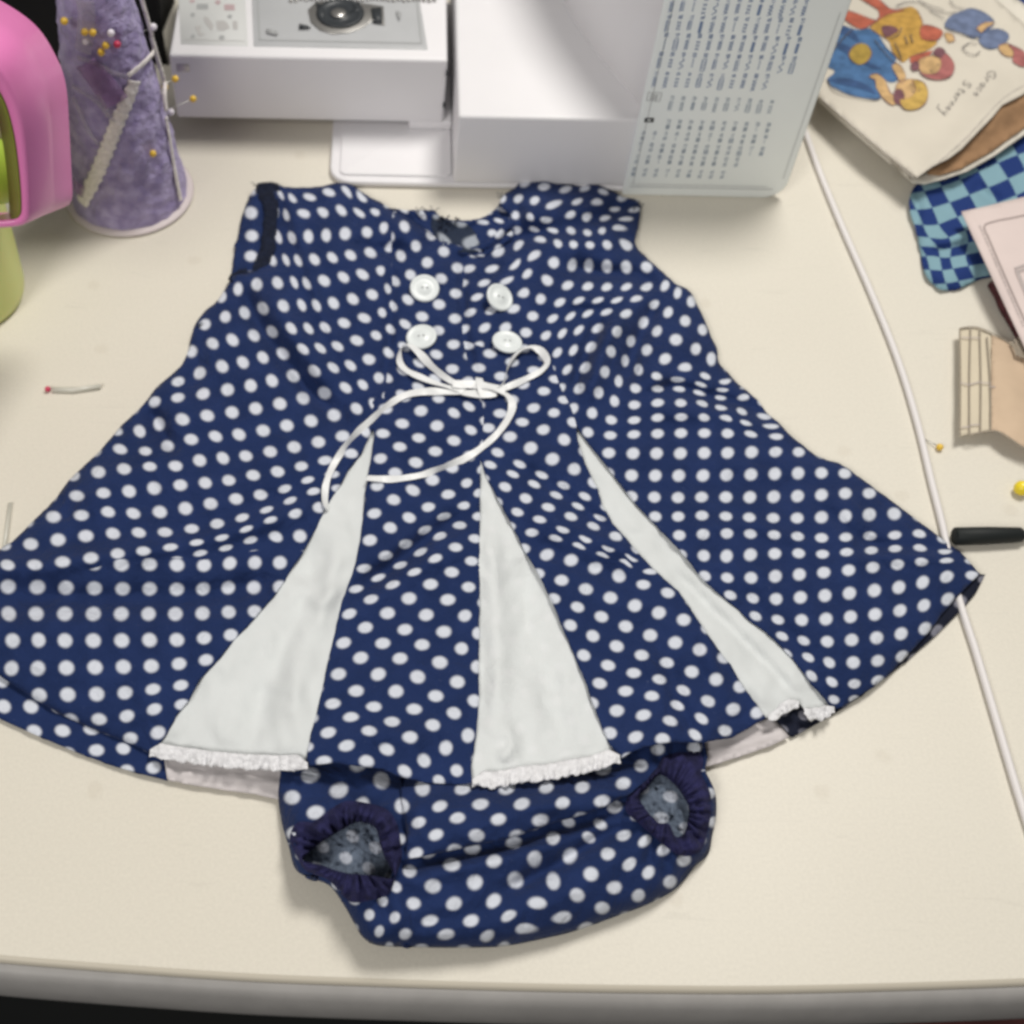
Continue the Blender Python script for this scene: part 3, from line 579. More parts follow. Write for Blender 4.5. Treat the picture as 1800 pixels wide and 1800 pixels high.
def zdress(V, extra=0.0):
    d = seg_dist(V, SIL, True)
    z = 0.0022 + 0.0105 * (1 - np.exp(-d / 55.0)) + extra
    f = lambda line, w, a, t=True: fold(V, line, w, a * (0.0026 if a < 0 else 0.0019), t)
    lx = np.clip((V[:, 0] - 440) / 160, 0, 1) * np.clip((1330 - V[:, 0]) / 170, 0, 1); ly = np.clip((V[:, 1] - 1080) / 260, 0, 1)
    z += 0.0075 * (lx * lx * (3 - 2 * lx)) * (ly * ly * (3 - 2 * ly))
    # left skirt
    z += f([(416,495),(450,560),(500,628),(545,685),(610,748)], 17, -6.0)
    z += f([(455,470),(495,555),(545,620),(600,690)], 22, 2.4)
    z += f([(-60,1056),(60,1055),(200,1053),(300,1051),(400,1044),(450,1028)], 28, -3.0, False)
    z += f([(-60,998),(60,996),(200,975),(330,955),(430,928),(530,895)], 20, 3.0, False)
    z += f([(-60,1110),(100,1105),(280,1100)], 34, 1.6)
    z += f([(262,715),(285,760),(312,800)], 15, -3.2)
    z += f([(330,590),(345,640),(330,690)], 18, -1.8)
    z += f([(0,1200),(80,1250),(170,1290),(250,1320)], 9, -0.8)
    z += f([(360,900),(440,850),(540,800)], 36, 1.8)
    z += f([(120,900),(220,845),(330,790)], 30, 1.6)
    z += f([(884,350),(884,398),(862,425),(820,444),(785,438),(745,414),(712,392)], 13, 2.6, False)
    z += f([(903,338),(912,395),(888,432),(830,462),(770,452)], 13, -1.8)
    # bodice left
    z += f([(500,330),(520,400),(545,470),(560,540),(640,690)], 10, 1.5)
    z += f([(690,440),(688,520),(684,600),(672,690)], 9, -1.4)
    z += f([(640,345),(700,400),(740,440)], 15, 2.0)
    z += f([(620,420),(650,440),(720,440)], 14, -2.0)
    z += f([(740,412),(800,446),(850,440)], 12, -3.6)
    z += f([(812,440),(813,520),(818,600),(835,660)], 8, -1.8)
    # bodice right
    z += f([(860,432),(930,414),(1000,400),(1060,380),(1115,354)], 16, -2.4)
    z += f([(880,400),(940,378),(990,358)], 18, 1.8)
    z += f([(960,438),(1030,432),(1100,418)], 16, 1.5)
    z += f([(990,468),(1050,478),(1120,485),(1160,505)], 16, -3.0)
    z += f([(985,532),(1050,530),(1110,526)], 8, 1.8)
    z += f([(845,470),(850,500),(880,460)], 9, -2.0)
    z += f([(1098,548),(1070,590),(1050,650),(1030,715)], 16, 3.6)
    z += f([(1060,560),(1030,620),(1005,690)], 12, -2.2)
    z += f([(1160,520),(1135,570),(1112,620),(1095,680)], 16, -3.4)
    z += f([(1210,560),(1160,640),(1130,700)], 26, 1.8)
    # right skirt
    z += f([(1125,690),(1190,678),(1240,694),(1320,715),(1380,750)], 11, -2.6)
    z += f([(1140,722),(1250,725),(1350,745)], 16, 1.8)
    z += f([(1425,880),(1470,912),(1510,945),(1570,965)], 11, -1.1)
    z += f([(1500,962),(1560,957),(1690,966)], 11, -1.2)
    z += f([(1470,985),(1560,978),(1690,985)], 12, 1.4)
    z += f([(1120,855),(1300,858),(1500,850)], 26, -1.0)
    z += f([(1220,930),(1330,925),(1420,955)], 14, 1.2)
    z += f([(1280,1030),(1380,1110),(1440,1190)], 20, -1.4)
    # centre panels
    z += f([(622,1045),(690,995),(760,940),(835,895)], 17, -3.0)
    z += f([(640,1070),(730,1010),(835,945)], 20, 1.6)
    z += f([(590,1300),(680,1290),(760,1300)], 20, 1.4)
    z += f([(880,800),(960,845),(1040,905),(1080,935)], 14, -1.3)
    z += f([(930,900),(1020,935),(1140,985)], 15, 1.6)
    z += f([(920,945),(1010,985),(1110,1025)], 16, -1.4)
    z += f([(1170,1150),(1190,1230),(1220,1290)], 16, -1.8)
    z += f([(1230,1110),(1260,1190),(1300,1260)], 16, 1.6)
    z += 0.0022 * vnoise(V, 90, 1.0) + 0.0007 * vnoise(V, 34, 5.0, 2)
    return np.maximum(z, 0.0012)
def zfront(V): return zdress(V, 0.0024)

def uv_front(V, F, C):
    uAU, uAL, uB, uC, uD = T_AU(V), T_AL(V), T_B(V), T_C(V), T_D(V)
    reg = np.zeros(len(F), int)
    low = inside(C, list(map(tuple, FOLDCUT)) + [(535,970),(520,1400),(-300,1400),(-300,1010)])
    cen = inside(C, [(655,700)] + [(655,760)] + list(map(tuple, G1R)) + [(537,1420),(843,1420),(843,803)] + [(849,760),(846,700),(836,672),(750,690)])
    rgt = inside(C, list(map(tuple, SEAM_C[::-1])) + [(845,803),(845,1420),(2000,1420),(2000,200),(850,200),(780,420)][0:0] + [(845,1500),(2000,1500),(2000,200),(870,200),(850,380)])
    c3 = rgt & inside(C, list(map(tuple, SEAM_D)) + [(1013,748)] + list(map(tuple, G3L)) + [(1360,1500),(840,1500),(845,803),(850,740),(846,700),(828,655),(815,600)])
    reg[low] = 1; reg[cen & ~low] = 2; reg[rgt] = 4; reg[c3] = 3
    uA2 = T_A2(V)
    mid = inside(C, list(map(tuple, SEAM_A)) + [(655,790),(950,790),(950,300),(700,300)]) & (reg == 0)
    reg[mid] = 5
    U = np.stack([uAU, uAL, uB, uC, uD, uA2]); out = np.zeros((len(F), 3, 2))
    for k in range(6):
        s = reg == k; out[s] = U[k][F[s]]
    return out

dress = thing('baby_dress', at(850, 900, 0), 'navy polka dot baby dress with three white godets laid flat on the table', 'dress')
sheet('front_panel', FRONT, zfront, M_dot, dress, 6.5, cuts=[FOLDCUT, SEAM_C[1:-1], SEAM_D[1:-1], SEAM_A[2:-1]], uvf=uv_front, edge_noise=1.2)

def uvT(T): return lambda V, F, C: T(V)[F]
def grow(line, dx, dy): return [(x + dx, y + dy) for x, y in line]
def zgod(k):
    crease = {0: [([(600,900),(540,1050),(470,1200),(420,1330)], 26, -1.2), ([(520,1020),(560,1060),(600,1030)], 14, 1.0), ([(600,860),(580,1000),(520,1180),(500,1330)], 30, 1.4)],
              1: [([(855,900),(870,1050),(880,1200),(870,1360)], 22, 1.2), ([(900,980),(930,1100),(960,1200),(1000,1330)], 28, -1.4), ([(890,1270),(900,1310),(880,1340)], 12, 1.2)],
              2: [([(1060,830),(1110,920),(1170,990)], 12, 1.2), ([(1165,985),(1230,1050),(1300,1120),(1360,1180),(1405,1232)], 10, -3.2), ([(1250,1110),(1310,1190),(1350,1240)], 14, 1.8), ([(1100,935),(1150,945),(1180,975)], 8, -1.2)]}[k]
    def fz(V):
        z = zdress(V, 0.0006)
        for l, w, a in crease: z += fold(V, l, w, a * (.0032 if k < 2 else .0010))
        z += 0.0016 * vnoise(V * np.array([1.5, .7]), 60, 7.0 + k, 3) * (1 if k < 2 else .4)
        return z
    return fz
GB1 = [(265,1326),(300,1332),(367,1340),(433,1346),(500,1349),(540,1347)]
GB2 = [(828,1360),(832,1376),(870,1378),(920,1368),(960,1365),(1000,1358),(1040,1350),(1070,1340),(1092,1333)]
GB3 = [(1348,1262),(1361,1260),(1385,1246),(1405,1236),(1416,1248),(1427,1260),(1446,1258),(1468,1246)]
gods = [(T1, G1L, G1R, GB1), (T2, G2L, G2R, GB2), (T3, G3L, G3R, GB3)]
glab = ['wide white godet on the left of the skirt', 'white godet in the middle of the skirt', 'narrow creased white godet on the right of the skirt']
for k, (tp, gl, gr, gb) in enumerate(gods):
    l2 = [(x - 9, y) for x, y in gl[:-1]] + [gl[-1]]; r2 = [(x + 9, y) for x, y in gr[:-1]] + [gr[-1]]
    ol = np.vstack([lin([(tp[0], tp[1] - 8)] + l2, 8), lin(gb[1:-1], 8), lin((r2[::-1]), 8)])
    o = sheet('godet', ol, zgod(k), (M_godet if k == 1 else M_white), dress, 8, thick=0.0005, uvf=uvT([T_AL, T_B, T_C][k])); o['label'] = glab[k]
# ruffled lace along the three godet hems
def lace(path, hgt, zf, seed):
    """pleated strip, hgt px tall, hanging over the godet's lower edge"""
    P = lin(path, 2.2); n = len(P); bm = bmesh.new(); rows = []
    tp = np.clip(np.minimum(np.arange(n), n - 1 - np.arange(n)) / 9.0, 0, 1) * .65 + .35
    for j in range(9):
        f = j / 8.0; ring = []
        off = P + np.stack([np.zeros(n), (-hgt * (1 - f) * tp) + 3.0 * f + f * 3.2 * np.sin(np.arange(n) * 0.62 + 2.5 * np.sin(np.arange(n) * .13 + seed)) * (0.5 + 0.5 * vnoise(P, 20, seed))], 1)
        z = zf(off) + 0.0008 + 0.0007 * np.sin(np.arange(n) * 0.55 + 2.2 * np.sin(np.arange(n) * .11 + seed) + f) * (0.25 + f) + 0.0012 * vnoise(off, 7, seed + 2, 2) * (0.4 + f) + 0.0006 * f
        ring = [bm.verts.new(p) for p in at_np(off, z)]; rows.append(ring)
    for j in range(8):
        for i in range(n - 1): bm.faces.new((rows[j][i], rows[j][i + 1], rows[j + 1][i + 1], rows[j + 1][i]))
    o = bm_obj('lace_trim', bm, M_lace, dress); md = o.modifiers.new('thickness', 'SOLIDIFY'); md.thickness = 0.0005; return o
lace([(263,1326),(300,1334),(367,1344),(433,1350),(500,1352),(541,1349)], 24, lambda P: zdress(P, .0016) + 0.0016, 1.0)
lace([(830,1379),(870,1382),(920,1372),(960,1369),(1000,1361),(1040,1354),(1070,1343),(1090,1336)], 26, lambda P: zdress(P, .0016) + 0.0016, 2.0)
lace([(1350,1263),(1363,1262),(1385,1249),(1404,1240)], 20, lambda P: zdress(P, .0012) + 0.0010, 3.0)
lace([(1414,1252),(1427,1264),(1446,1262),(1467,1249)], 20, lambda P: zdress(P, .0012) + 0.0022, 4.0)

# back of the dress where it shows past the front
def zlow(base, w=30, amp=0.0016, seed=0):
    return lambda V: base + amp * np.abs(vnoise(V, w, seed)) 
def uvT(T): return lambda V, F, C: T(V)[F]
BACKL = [(-80,1030),(60,1060),(280,1290),(300,1336),(294,1372),(260,1363),(200,1346),(130,1320),(60,1290),(0,1263),(-60,1235)]
o = sheet('back_panel', lin(BACKL, 8), zlow(0.0022, 60, 0.0012, 2), M_dot, dress, 9, uvf=lambda V, F, C: (T_AL(V) + np.array([0.35, 0.55]))[F])
BACKR = [(1350,1200),(1640,1000),(1732,1010),(1716,1042),(1690,1072),(1650,1112),(1600,1156),(1555,1192),(1508,1227),(1470,1252),(1425,1278),(1392,1296),(1362,1262)]
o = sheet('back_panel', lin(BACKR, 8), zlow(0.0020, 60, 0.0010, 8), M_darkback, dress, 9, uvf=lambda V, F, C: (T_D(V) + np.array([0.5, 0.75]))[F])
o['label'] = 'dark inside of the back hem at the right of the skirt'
WB1 = [(288,1330),(540,1345),(520,1400),(487,1404),(450,1396),(400,1389),(340,1380),(294,1370)]
def zwb(V): return 0.0030 + fold(V, [(290,1356),(400,1366),(500,1380)], 6, 0.0020, False) + 0.0008 * vnoise(V, 30, 3.0)
o = sheet('back_godet', lin(WB1, 7), zwb, M_hem, dress, 7); o['label'] = 'white back godet hem showing below the left of the skirt'
WB2 = [(1225,1290),(1300,1275),(1358,1262),(1388,1295),(1355,1311),(1311,1326),(1244,1347),(1225,1348)]
def zwb2(V): return 0.0030 + fold(V, [(1235,1325),(1300,1310),(1370,1288)], 6, 0.0018, False) + 0.0008 * vnoise(V, 30, 6.0)
o = sheet('back_godet', lin(WB2, 7), zwb2, M_hem, dress, 7); o['label'] = 'white back godet hem showing below the right of the skirt'
# left armhole: back piece and a near-black strip standing in for its deep shade
ARM = [(448,329),(484,322),(500,330),(500,480),(440,492),(406,500),(404,486),(412,440),(420,400),(430,365),(438,345)]
T_arm = TPS([(441,374,0,0),(443,415,0,1),(441,450,0,2),(484,374,1,0),(484,415,1,1)], 1)
def zarm(V): return 0.0024 + fold(V, [(452,330),(446,400),(440,470)], 16, 0.0035, False) + 0.0006 * vnoise(V, 25, 2.0)
sheet('back_shoulder', lin(ARM, 7), zarm, M_dot, dress, 7, uvf=uvT(T_arm), edge_noise=2.5)
mat('black_navy_shade_and_thread', (0.007, 0.012, 0.032), 0.9, noise_amt=.4, noise_scale=200, bump=1, bump_scale=500, dist=.002)  # colours the armhole's painted shade strip, also the zip tape and threads
def zarmshade(V): return 0.0046 + 0.0016 * vnoise(V, 14, 8.0) + 0.001
sheet('armhole_shade_strip', crom([(449,326),(470,321),(488,324),(492,345),(486,400),(482,440),(470,468),(430,490),(404,494),(404,484),(440,466),(456,440),(462,400),(464,360),(452,345)], 5, True), zarmshade, MATS['black_navy_shade_and_thread'], dress, 5, edge_noise=3.0)
# inside of the neck
NECK = [(690,366),(712,370),(735,369),(752,370),(762,368),(771,380),(790,386),(815,389),(845,384),(872,368),(884,346),(910,380),(900,420),(850,450),(800,445),(740,420)]
T_neck = TPS([(740,375,0,0),(771,390,1,0),(808,401,2,0),(851,390,3,0),(866,409,3,1),(824,433,2,1),(788,429,1,1),(855,373,4,-1)], 1)
def zneck(V): return 0.0036 + 0.0016 * np.abs(vnoise(V, 16, 3.0)) + fold(V, [(700,368),(760,376),(815,392),(870,372)], 7, 0.0030, False)
sheet('neck_facing', lin(NECK, 6), zneck, M_dot, dress, 5, uvf=uvT(T_neck), edge_noise=2.0)
sheet('neck_lining', crom([(764,378),(790,389),(812,392),(826,398),(836,412),(842,440),(800,440),(768,420),(758,398)], 5, True), lambda V: zneck(V) + .0006, M_dotback, dress, 5, uvf=lambda V, F, C: (T_neck(V) * .8 + .3)[F], edge_noise=2.0)
# dark zip tape and thread ends at the back neck
bm = bmesh.new()
for k in range(16):
    x = 768 + random.random() * 36; y = 384 + random.random() * 30
    p = at(x, y, .0075 + random.random() * .002); q = p + Vector(((random.random() - .5) * .006, (random.random() - .3) * .006, .001))
    tube_bm([p, (p + q) / 2 + Vector((0, 0, .0015)), q], .0004, bm, 5)
bm_obj('zip_tape', bm, MATS['black_navy_shade_and_thread'], dress)['kind'] = 'stuff'
# frayed thread ends on shoulders and side seam
bm = bmesh.new()
for (x, y, n, s) in ((455,328,3,6),(962,304,8,16),(765,368,3,6),(1120,365,3,6),(348,572,3,6),(742,372,5,10),(884,345,4,10)):
    for k in range(n):
        a = (x + random.uniform(-s, s), y + random.uniform(-s, s) * .5); p = at(a[0], a[1], .007)
        q = p + Vector((random.uniform(-.004, .004), random.uniform(-.002, .005), random.uniform(-.001, .002)))
        tube_bm([p, (p + q) / 2 + Vector((random.uniform(-.001, .001), 0, .0008)), q], .00025, bm, 4)
o = bm_obj('loose_thread', bm, MATS['black_navy_shade_and_thread'], dress); o['kind'] = 'stuff'

# buttons
def button_bm():
    bm = bmesh.new(); prof = [(0.0005, 0.0), (0.0070, 0.0), (0.0079, 0.0004), (0.0081, 0.0010), (0.0077, 0.0016), (0.0069, 0.0018), (0.0063, 0.0015), (0.0052, 0.0013), (0.0034, 0.0015), (0.0028, 0.0019), (0.0008, 0.0019)]
    return lathe_bm(prof, (0, 0, 0), 36, bm)
me_btn = None
for (x, y, rx, ry, tx, ty) in ((746,508,25,24,20,4),(877,524,20,25,16,26),(741,594,25,21,4,-8),(891,603,25,19,-3,6)):
    zz = float(zfront(np.array([[x, y]], float))[0]) + (0.0036 if x == 877 else 0.0022 if y == 508 else 0.0013)
    p = at(x, y, zz)
    if me_btn is None:
        b0 = bm_obj('button', button_bm(), M_button, None); me_btn = b0.data
        hb = bmesh.new()
        for s in (-1, 1): lathe_bm([(0.0002, 0.00192), (0.0007, 0.00196), (0.0002, 0.00200)], (s * 0.0013, 0, 0), 12, hb)
        h0 = bm_obj('button_hole', hb, M_button_hole, None); me_hole = h0.data
        h0.parent = b0; bobj = b0
    else:
        bobj = b0.copy(); COL.objects.link(bobj); h = h0.copy(); COL.objects.link(h); h.parent = bobj
    bobj.parent = dress; bobj.location = p - dress.location
    bobj.rotation_euler = (R(tx), R(ty), 0)
    s = (x % 7) * 0.004 + 1.03; bobj.scale = (s, s, s)

# ribbon bow: narrow satin ribbon, each run one strip
def ribbon(bm, pts, w=0.0038, w_fn=None):
    """pts: (x, y, height above cloth mm, tilt deg)"""
    P = crom(pts, 3.0); base = zfront(P[:, :2]); n = len(P); L_, R_ = [], []
    Q = [Vector(at(p[0], p[1], base[i] + p[2] * .0005 + .0005)) for i, p in enumerate(P)]
    for i in range(n):
        t = (Q[min(i + 1, n - 1)] - Q[max(i - 1, 0)]).normalized(); s = t.cross(Vector((0, 0, 1))).normalized(); up = s.cross(t)
        a = R(P[i][3] * 1.25 + 16 * math.sin(i * .21 + P[0][0])); d = s * math.cos(a) + up * math.sin(a); ww = w * (1 + .05 * math.sin(i * .5) + .14 * math.sin(i * .13 + P[0][1])) * (P[i][4] if P.shape[1] > 4 else 1)
        c = up * 0.00012 * math.sin(i * .3)
        L_.append((bm.verts.new(Q[i] - d * ww / 2 ), bm.verts.new(Q[i] + c), bm.verts.new(Q[i] + d * ww / 2)))
    for i in range(n - 1):
        for k in (0, 1): bm.faces.new((L_[i][k], L_[i][k + 1], L_[i + 1][k + 1], L_[i + 1][k]))
    return bm
def rib_obj(name, runs):
    bm = bmesh.new()
    for r in runs: ribbon(bm, r)
    o = bm_obj(name, bm, M_ribbon, bow, smooth=False); md = o.modifiers.new('t', 'SOLIDIFY'); md.thickness = .00018; return o
bow = bpy.data.objects.new('ribbon_bow', None); COL.objects.link(bow); bow.parent = dress
bow['label'] = 'narrow white satin ribbon bow with two long curled tails'
rib_obj('loop', [[(820,682,2.6,15),(790,668,3.4,40),(760,645,4.2,30),(735,618,5,10),(717,605,5,-20),(704,612,4.5,-60),(702,634,3.6,-35),(714,650,2.8,-5),(740,663,2.2,5),(775,676,2.2,10),(815,686,2.4,0)]])
rib_obj('loop', [[(868,682,2.8,10),(884,676,3.2,60),(890,655,3.6,75),(898,634,4.2,55),(914,616,4.8,30),(934,610,4.8,5),(952,618,4.4,-30),(962,636,3.6,-20),(950,652,2.8,5),(920,668,2.6,10),(892,680,2.6,10),(868,688,2.6,0)]])
rib_obj('tail', [[(850,688,1.8,0),(800,690,1.8,5),(755,688,1.6,5),(715,694,1.6,15),(682,712,1.8,30),(652,738,1.8,45),(625,764,1.6,50),(602,792,1.6,35),(584,822,1.6,10),(573,852,1.6,0),(571,880,1.4,20),(576,898,1.2,60)]])
rib_obj('tail', [[(860,684,2.0,0),(885,690,2.2,5),(900,706,2.0,0),(896,730,1.6,-5),(874,762,1.4,0),(842,790,1.4,10),(805,812,1.4,35),(770,826,1.4,45),(735,836,1.3,20),(690,842,1.2,0),(645,840,1.2,0)]])
bm = bmesh.new()
ribbon(bm, [(795,676,3.6,5,1.3),(830,676,4.4,0,1.5),(862,680,4.4,0,1.4),(888,688,3.4,-5,1.2)]); ribbon(bm, [(812,690,3.2,0,1.2),(840,692,3.8,0,1.4),(872,690,3.6,8,1.1)]); ribbon(bm, [(842,664,3.4,10,1.2),(846,680,5.4,0,1.4),(850,698,3.0,-10,1.2)])
o = bm_obj('knot', bm, M_ribbon, bow, smooth=False); md = o.modifiers.new('t', 'SOLIDIFY'); md.thickness = .0004

# ------------------------------------------------------------------ the bloomers
HL = [(533,1511),(553,1489),(576,1473),(604,1456),(631,1444),(660,1454),(668,1480),(676,1505),(690,1530),(691,1545),(658,1540),(604,1534),(564,1521)]
HR = [(1158,1362),(1180,1373),(1202,1400),(1211,1422),(1208,1450),(1202,1467),(1187,1471),(1176,1449),(1153,1444),(1124,1404),(1136,1387)]
EL = [(497,1470),(512,1440),(545,1437),(575,1415),(608,1398),(650,1402),(688,1415),(708,1445),(714,1480),(716,1510),(704,1545),(690,1580),(655,1592),(620,1596),(600,1582),(572,1552),(530,1535),(512,1508)]
ER = [(1166,1320),(1195,1312),(1236,1312),(1244,1331),(1240,1353),(1249,1373),(1258,1396),(1258,1436),(1251,1469),(1242,1500),(1215,1515),(1190,1510),(1160,1488),(1122,1455),(1092,1425),(1098,1395),(1122,1372),(1150,1345)]
BLO = [(500,1300),(820,1290),(1238,1290),(1238,1304),(1244,1331),(1240,1353),(1249,1373),(1258,1396),(1259,1436),(1252,1469),(1245,1502),(1222,1522),(1203,1547),(1180,1568),(1136,1591),(1080,1612),(1013,1636),(947,1652),(880,1664),
       (800,1666),(724,1665),(664,1662),(638,1648),(622,1622),(604,1590),(578,1556),(540,1542),(518,1526),(508,1490),(496,1450),(489,1402),(493,1358)]
BLOs = crom(BLO, 7, True)
def zbloom(V):
    d = seg_dist(V, BLOs, True); d = np.where(V[:, 1] < 1400, 60.0 * np.ones(len(V)) * 0 + np.minimum(d + np.clip(1400 - V[:, 1], 0, 60), 999), d)
    z = 0.0035 + 0.0065 * np.clip((960 - V[:, 0]) / 300, 0, 1) * np.clip((V[:, 1] - 1440) / 60, 0, 1) + 0.019 * (1 - 0.45 * np.exp(-d / 14.0) - 0.55 * np.exp(-d / 50.0))
    cap = np.clip((V[:, 1] - 1345) / 75.0, 0, 1); z = z * (0.36 + 0.64 * cap) 
    f = lambda line, w, a, t=True: fold(V, line, w, a * .001, t)
    z += f([(705,1520),(760,1512),(830,1497),(900,1482),(965,1461),(1040,1438),(1110,1404),(1150,1368)], 17, -8)
    z += f([(740,1468),(830,1448),(930,1425),(1040,1390),(1130,1350)], 20, 3.2)
    z += f([(700,1545),(800,1525),(900,1500),(1000,1465)], 18, 4.0)
    z += f([(870,1575),(920,1550),(980,1520),(1030,1488),(1090,1455),(1110,1440)], 16, -7.5)
    z += f([(900,1610),(990,1575),(1070,1525),(1130,1480)], 22, 2.5)
    z += f([(720,1628),(800,1612),(870,1590)], 16, -2.4)
    z += f([(655,1540),(668,1580),(685,1620)], 9, -3.5) + f([(690,1560),(705,1600),(700,1640)], 10, 2.2)
    z += f([(740,1395),(800,1398),(880,1392),(960,1380)], 7, -1.6)
    z += f([(690,1400),(705,1440),(720,1480)], 8, -2.0) + f([(725,1415),(735,1450),(745,1480)], 9, 1.6)
    z += f([(1130,1500),(1160,1530),(1175,1560)], 7, -1.6) + f([(1165,1500),(1190,1530),(1205,1545)], 7, -1.4)
    for cx_, cy_, H_ in ((612, 1500, HL), (1170, 1415, HR)):
        a_ = np.arctan2(V[:, 1] - cy_, V[:, 0] - cx_); dh = seg_dist(V, np.array(H_, float), True)
        z += 0.0016 * np.sin(a_ * 15 + 1.8 * np.sin(a_ * 4)) * np.exp(-((dh - 38) / 30.0) ** 2) * (dh < 140)
    z += f([(560,1372),(620,1382),(680,1420)], 14, -3.0) + f([(905,1425),(960,1440),(1010,1420)], 12, -2.0)
    z += 0.0009 * vnoise(V, 60, 11.0) + 0.0004 * vnoise(V, 22, 13.0, 2)
    return np.maximum(z, 0.0015)
def uv_bloom(V, F, C):
    a, b = T_E(V), T_EU(V)
    up = inside(C, [(400,1200),(1300,1200),(1300,1350),(1150,1362),(1110,1394),(1040,1427),(965,1449),(900,1472),(830,1487),(760,1502),(705,1509),(640,1480),(400,1480)])
    return np.where(up[:, None, None], b[F], a[F])
bloom = thing('bloomers', at(870, 1480, 0), 'navy polka dot baby bloomers with gathered leg holes tucked under the dress hem', 'bloomers')
cutl = np.array([(705,1509),(760,1502),(830,1487),(900,1472),(965,1449),(1040,1427),(1090,1404)], float)
sheet('body', BLOs, zbloom, M_dot, bloom, 6.5, cuts=[lin(cutl, 8)], holes=[crom(EL, 7, True) * np.array([1, 1]) * 1.0 if False else lin([((x - 605) * .84 + 605, (y - 1500) * .84 + 1500) for x, y in EL], 7, True), lin([((x - 1178) * .86 + 1178, (y - 1412) * .84 + 1412) for x, y in ER], 7, True)], uvf=uv_bloom)
FOLDP = np.vstack([lin([(700,1300),(1230,1300),(1235,1330),(1165,1352),(1140,1368),(1110,1394)], 8), crom([(1110,1394),(1040,1427),(965,1449),(900,1472),(830,1487),(760,1502),(712,1510)], 7), lin([(712,1510),(716,1478),(712,1440),(705,1400)], 8)])
LIP = np.array([(1135,1376),(1110,1394),(1040,1427),(965,1449),(900,1472),(830,1487),(760,1502),(712,1510)], float)
def zpouf(V):
    d = seg_dist(V, LIP); c = np.clip((V[:, 0] - 700) / 60, 0, 1) * np.clip((1150 - V[:, 0]) / 60, 0, 1)
    top = np.clip((V[:, 1] - 1352) / 45.0, 0, 1)
    return zbloom_base(V) + 0.0012 + (0.0035 + 0.0050 * (1 - np.exp(-d / 11.0))) * c * top
def zbloom_base(V):
    z = zbloom(V); g = fold(V, [(705,1520),(760,1512),(830,1497),(900,1482),(965,1461),(1040,1438),(1110,1404),(1150,1368)], 17, -0.008)
    return z - g
sheet('body_fold', FOLDP, zpouf, M_dot, bloom, 6.5, uvf=uvT(T_EU))
def ring_elastic(outer, inner, c, zc, seed):
    """gathered band between the leg opening and the body, puckered along its length"""
    n = 150; bm = bmesh.new(); rows = []
    O = crom(outer, 3, True); O = np.array([c]) + (O - np.array([c])) * .90; I = crom(inner, 2, True)
    def byang(Pl, a):
        ang = np.arctan2(Pl[:, 1] - c[1], Pl[:, 0] - c[0]); k = np.argsort(ang); return np.stack([np.interp(a, ang[k], Pl[k, 0], period=2 * np.pi), np.interp(a, ang[k], Pl[k, 1], period=2 * np.pi)], 1)
    A_ = np.linspace(-np.pi, np.pi, n, endpoint=False); PO, PI_ = byang(O, A_), byang(I, A_)
    zo = zbloom(PO) + 0.0012; m = 9
    for j in range(m):
        f = j / (m - 1); P = PO * (1 - f) + PI_ * f
        puck = np.sin(A_ * 27 + 2.2 * np.sin(A_ * 5 + seed)) * (0.0013 * f + 0.0005) + 0.0022 * vnoise(P, 9, seed, 3)
        z = zo * (1 - f) + np.maximum(zo, zc) * f + 0.0040 * math.sin(math.pi * f) + puck
        if j == m - 1: z = z - 0.001
        rows.append([bm.verts.new(p) for p in at_np(P, z)])
    Pz = PI_ * .98 + np.array(c) * .02; rows.append([bm.verts.new(p) for p in at_np(Pz, np.full(n, 0.004))])
    for j in range(len(rows) - 1):
        for i in range(n): bm.faces.new((rows[j][i], rows[j][(i + 1) % n], rows[j + 1][(i + 1) % n], rows[j + 1][i]))
    return bm_obj('leg_elastic', bm, M_elastic, bloom)
ring_elastic(EL, HL, (618, 1500), 0.012, 1.0); ring_elastic(ER, HR, (1170, 1415), 0.013, 4.0)
T_li = TPS([(608,1508,0,0),(648,1526,1,0),(620,1470,0,-1),(660,1490,1,-1)], 1); T_ri = TPS([(1180,1400,0,0),(1162,1438,0,1),(1220,1420,1,0),(1152,1378,-.6,-.4)], 1)
M_inside = dot_fabric('bloomer_inside', (0.12, 0.15, 0.20), (0.46, 0.49, 0.56), soft=.07, r=.26)
def zin(s): return lambda V: 0.0062 + 0.0045 * np.abs(vnoise(V, 14, s)) 
sheet('leg_lining', lin([((x - 615) * 1.12 + 615, (y - 1500) * 1.12 + 1500) for x, y in HL], 5, True), zin(1), M_inside, bloom, 4, uvf=uvT(T_li))
sheet('leg_lining', lin([((x - 1170) * 1.12 + 1170, (y - 1415) * 1.12 + 1415) for x, y in HR], 5, True), zin(5), M_inside, bloom, 4, uvf=uvT(T_ri))

# ------------------------------------------------------------------ sewing machine
P0 = at(795, 334, 0); P1 = at(1365, 346, 0); ex = (P1 - P0).normalized(); ey = Vector((-ex.y, ex.x, 0))
rot = math.atan2(ex.y, ex.x)
mach = thing('sewing_machine', P0, 'white sewing machine with a stitch chart on its column behind the dress', 'sewing machine', rotz=rot)
def loc(px, py, d=None, z=None):
    """photo point on a plane of the machine -> machine coordinates (along, back, up)"""
    if z is not None: p = at(px, py, z)
    else: p = on_plane(px, py, P0 + ey * d, ey)
    q = p - P0; return Vector((q.dot(ex), q.dot(ey), q.z))
zt = loc(812, 206, d=0).z                     # height of the bed
dA = loc(520, 230, z=0.004).y                # how far the accessory box sits back
aA0 = loc(312, 215, d=dA).x; aA1 = loc(783, 160, d=dA).x
zA = loc(540, 101, d=dA).z
aC = loc(1094, 335, d=0).x; aR = loc(1396, 290, d=-0.001).x
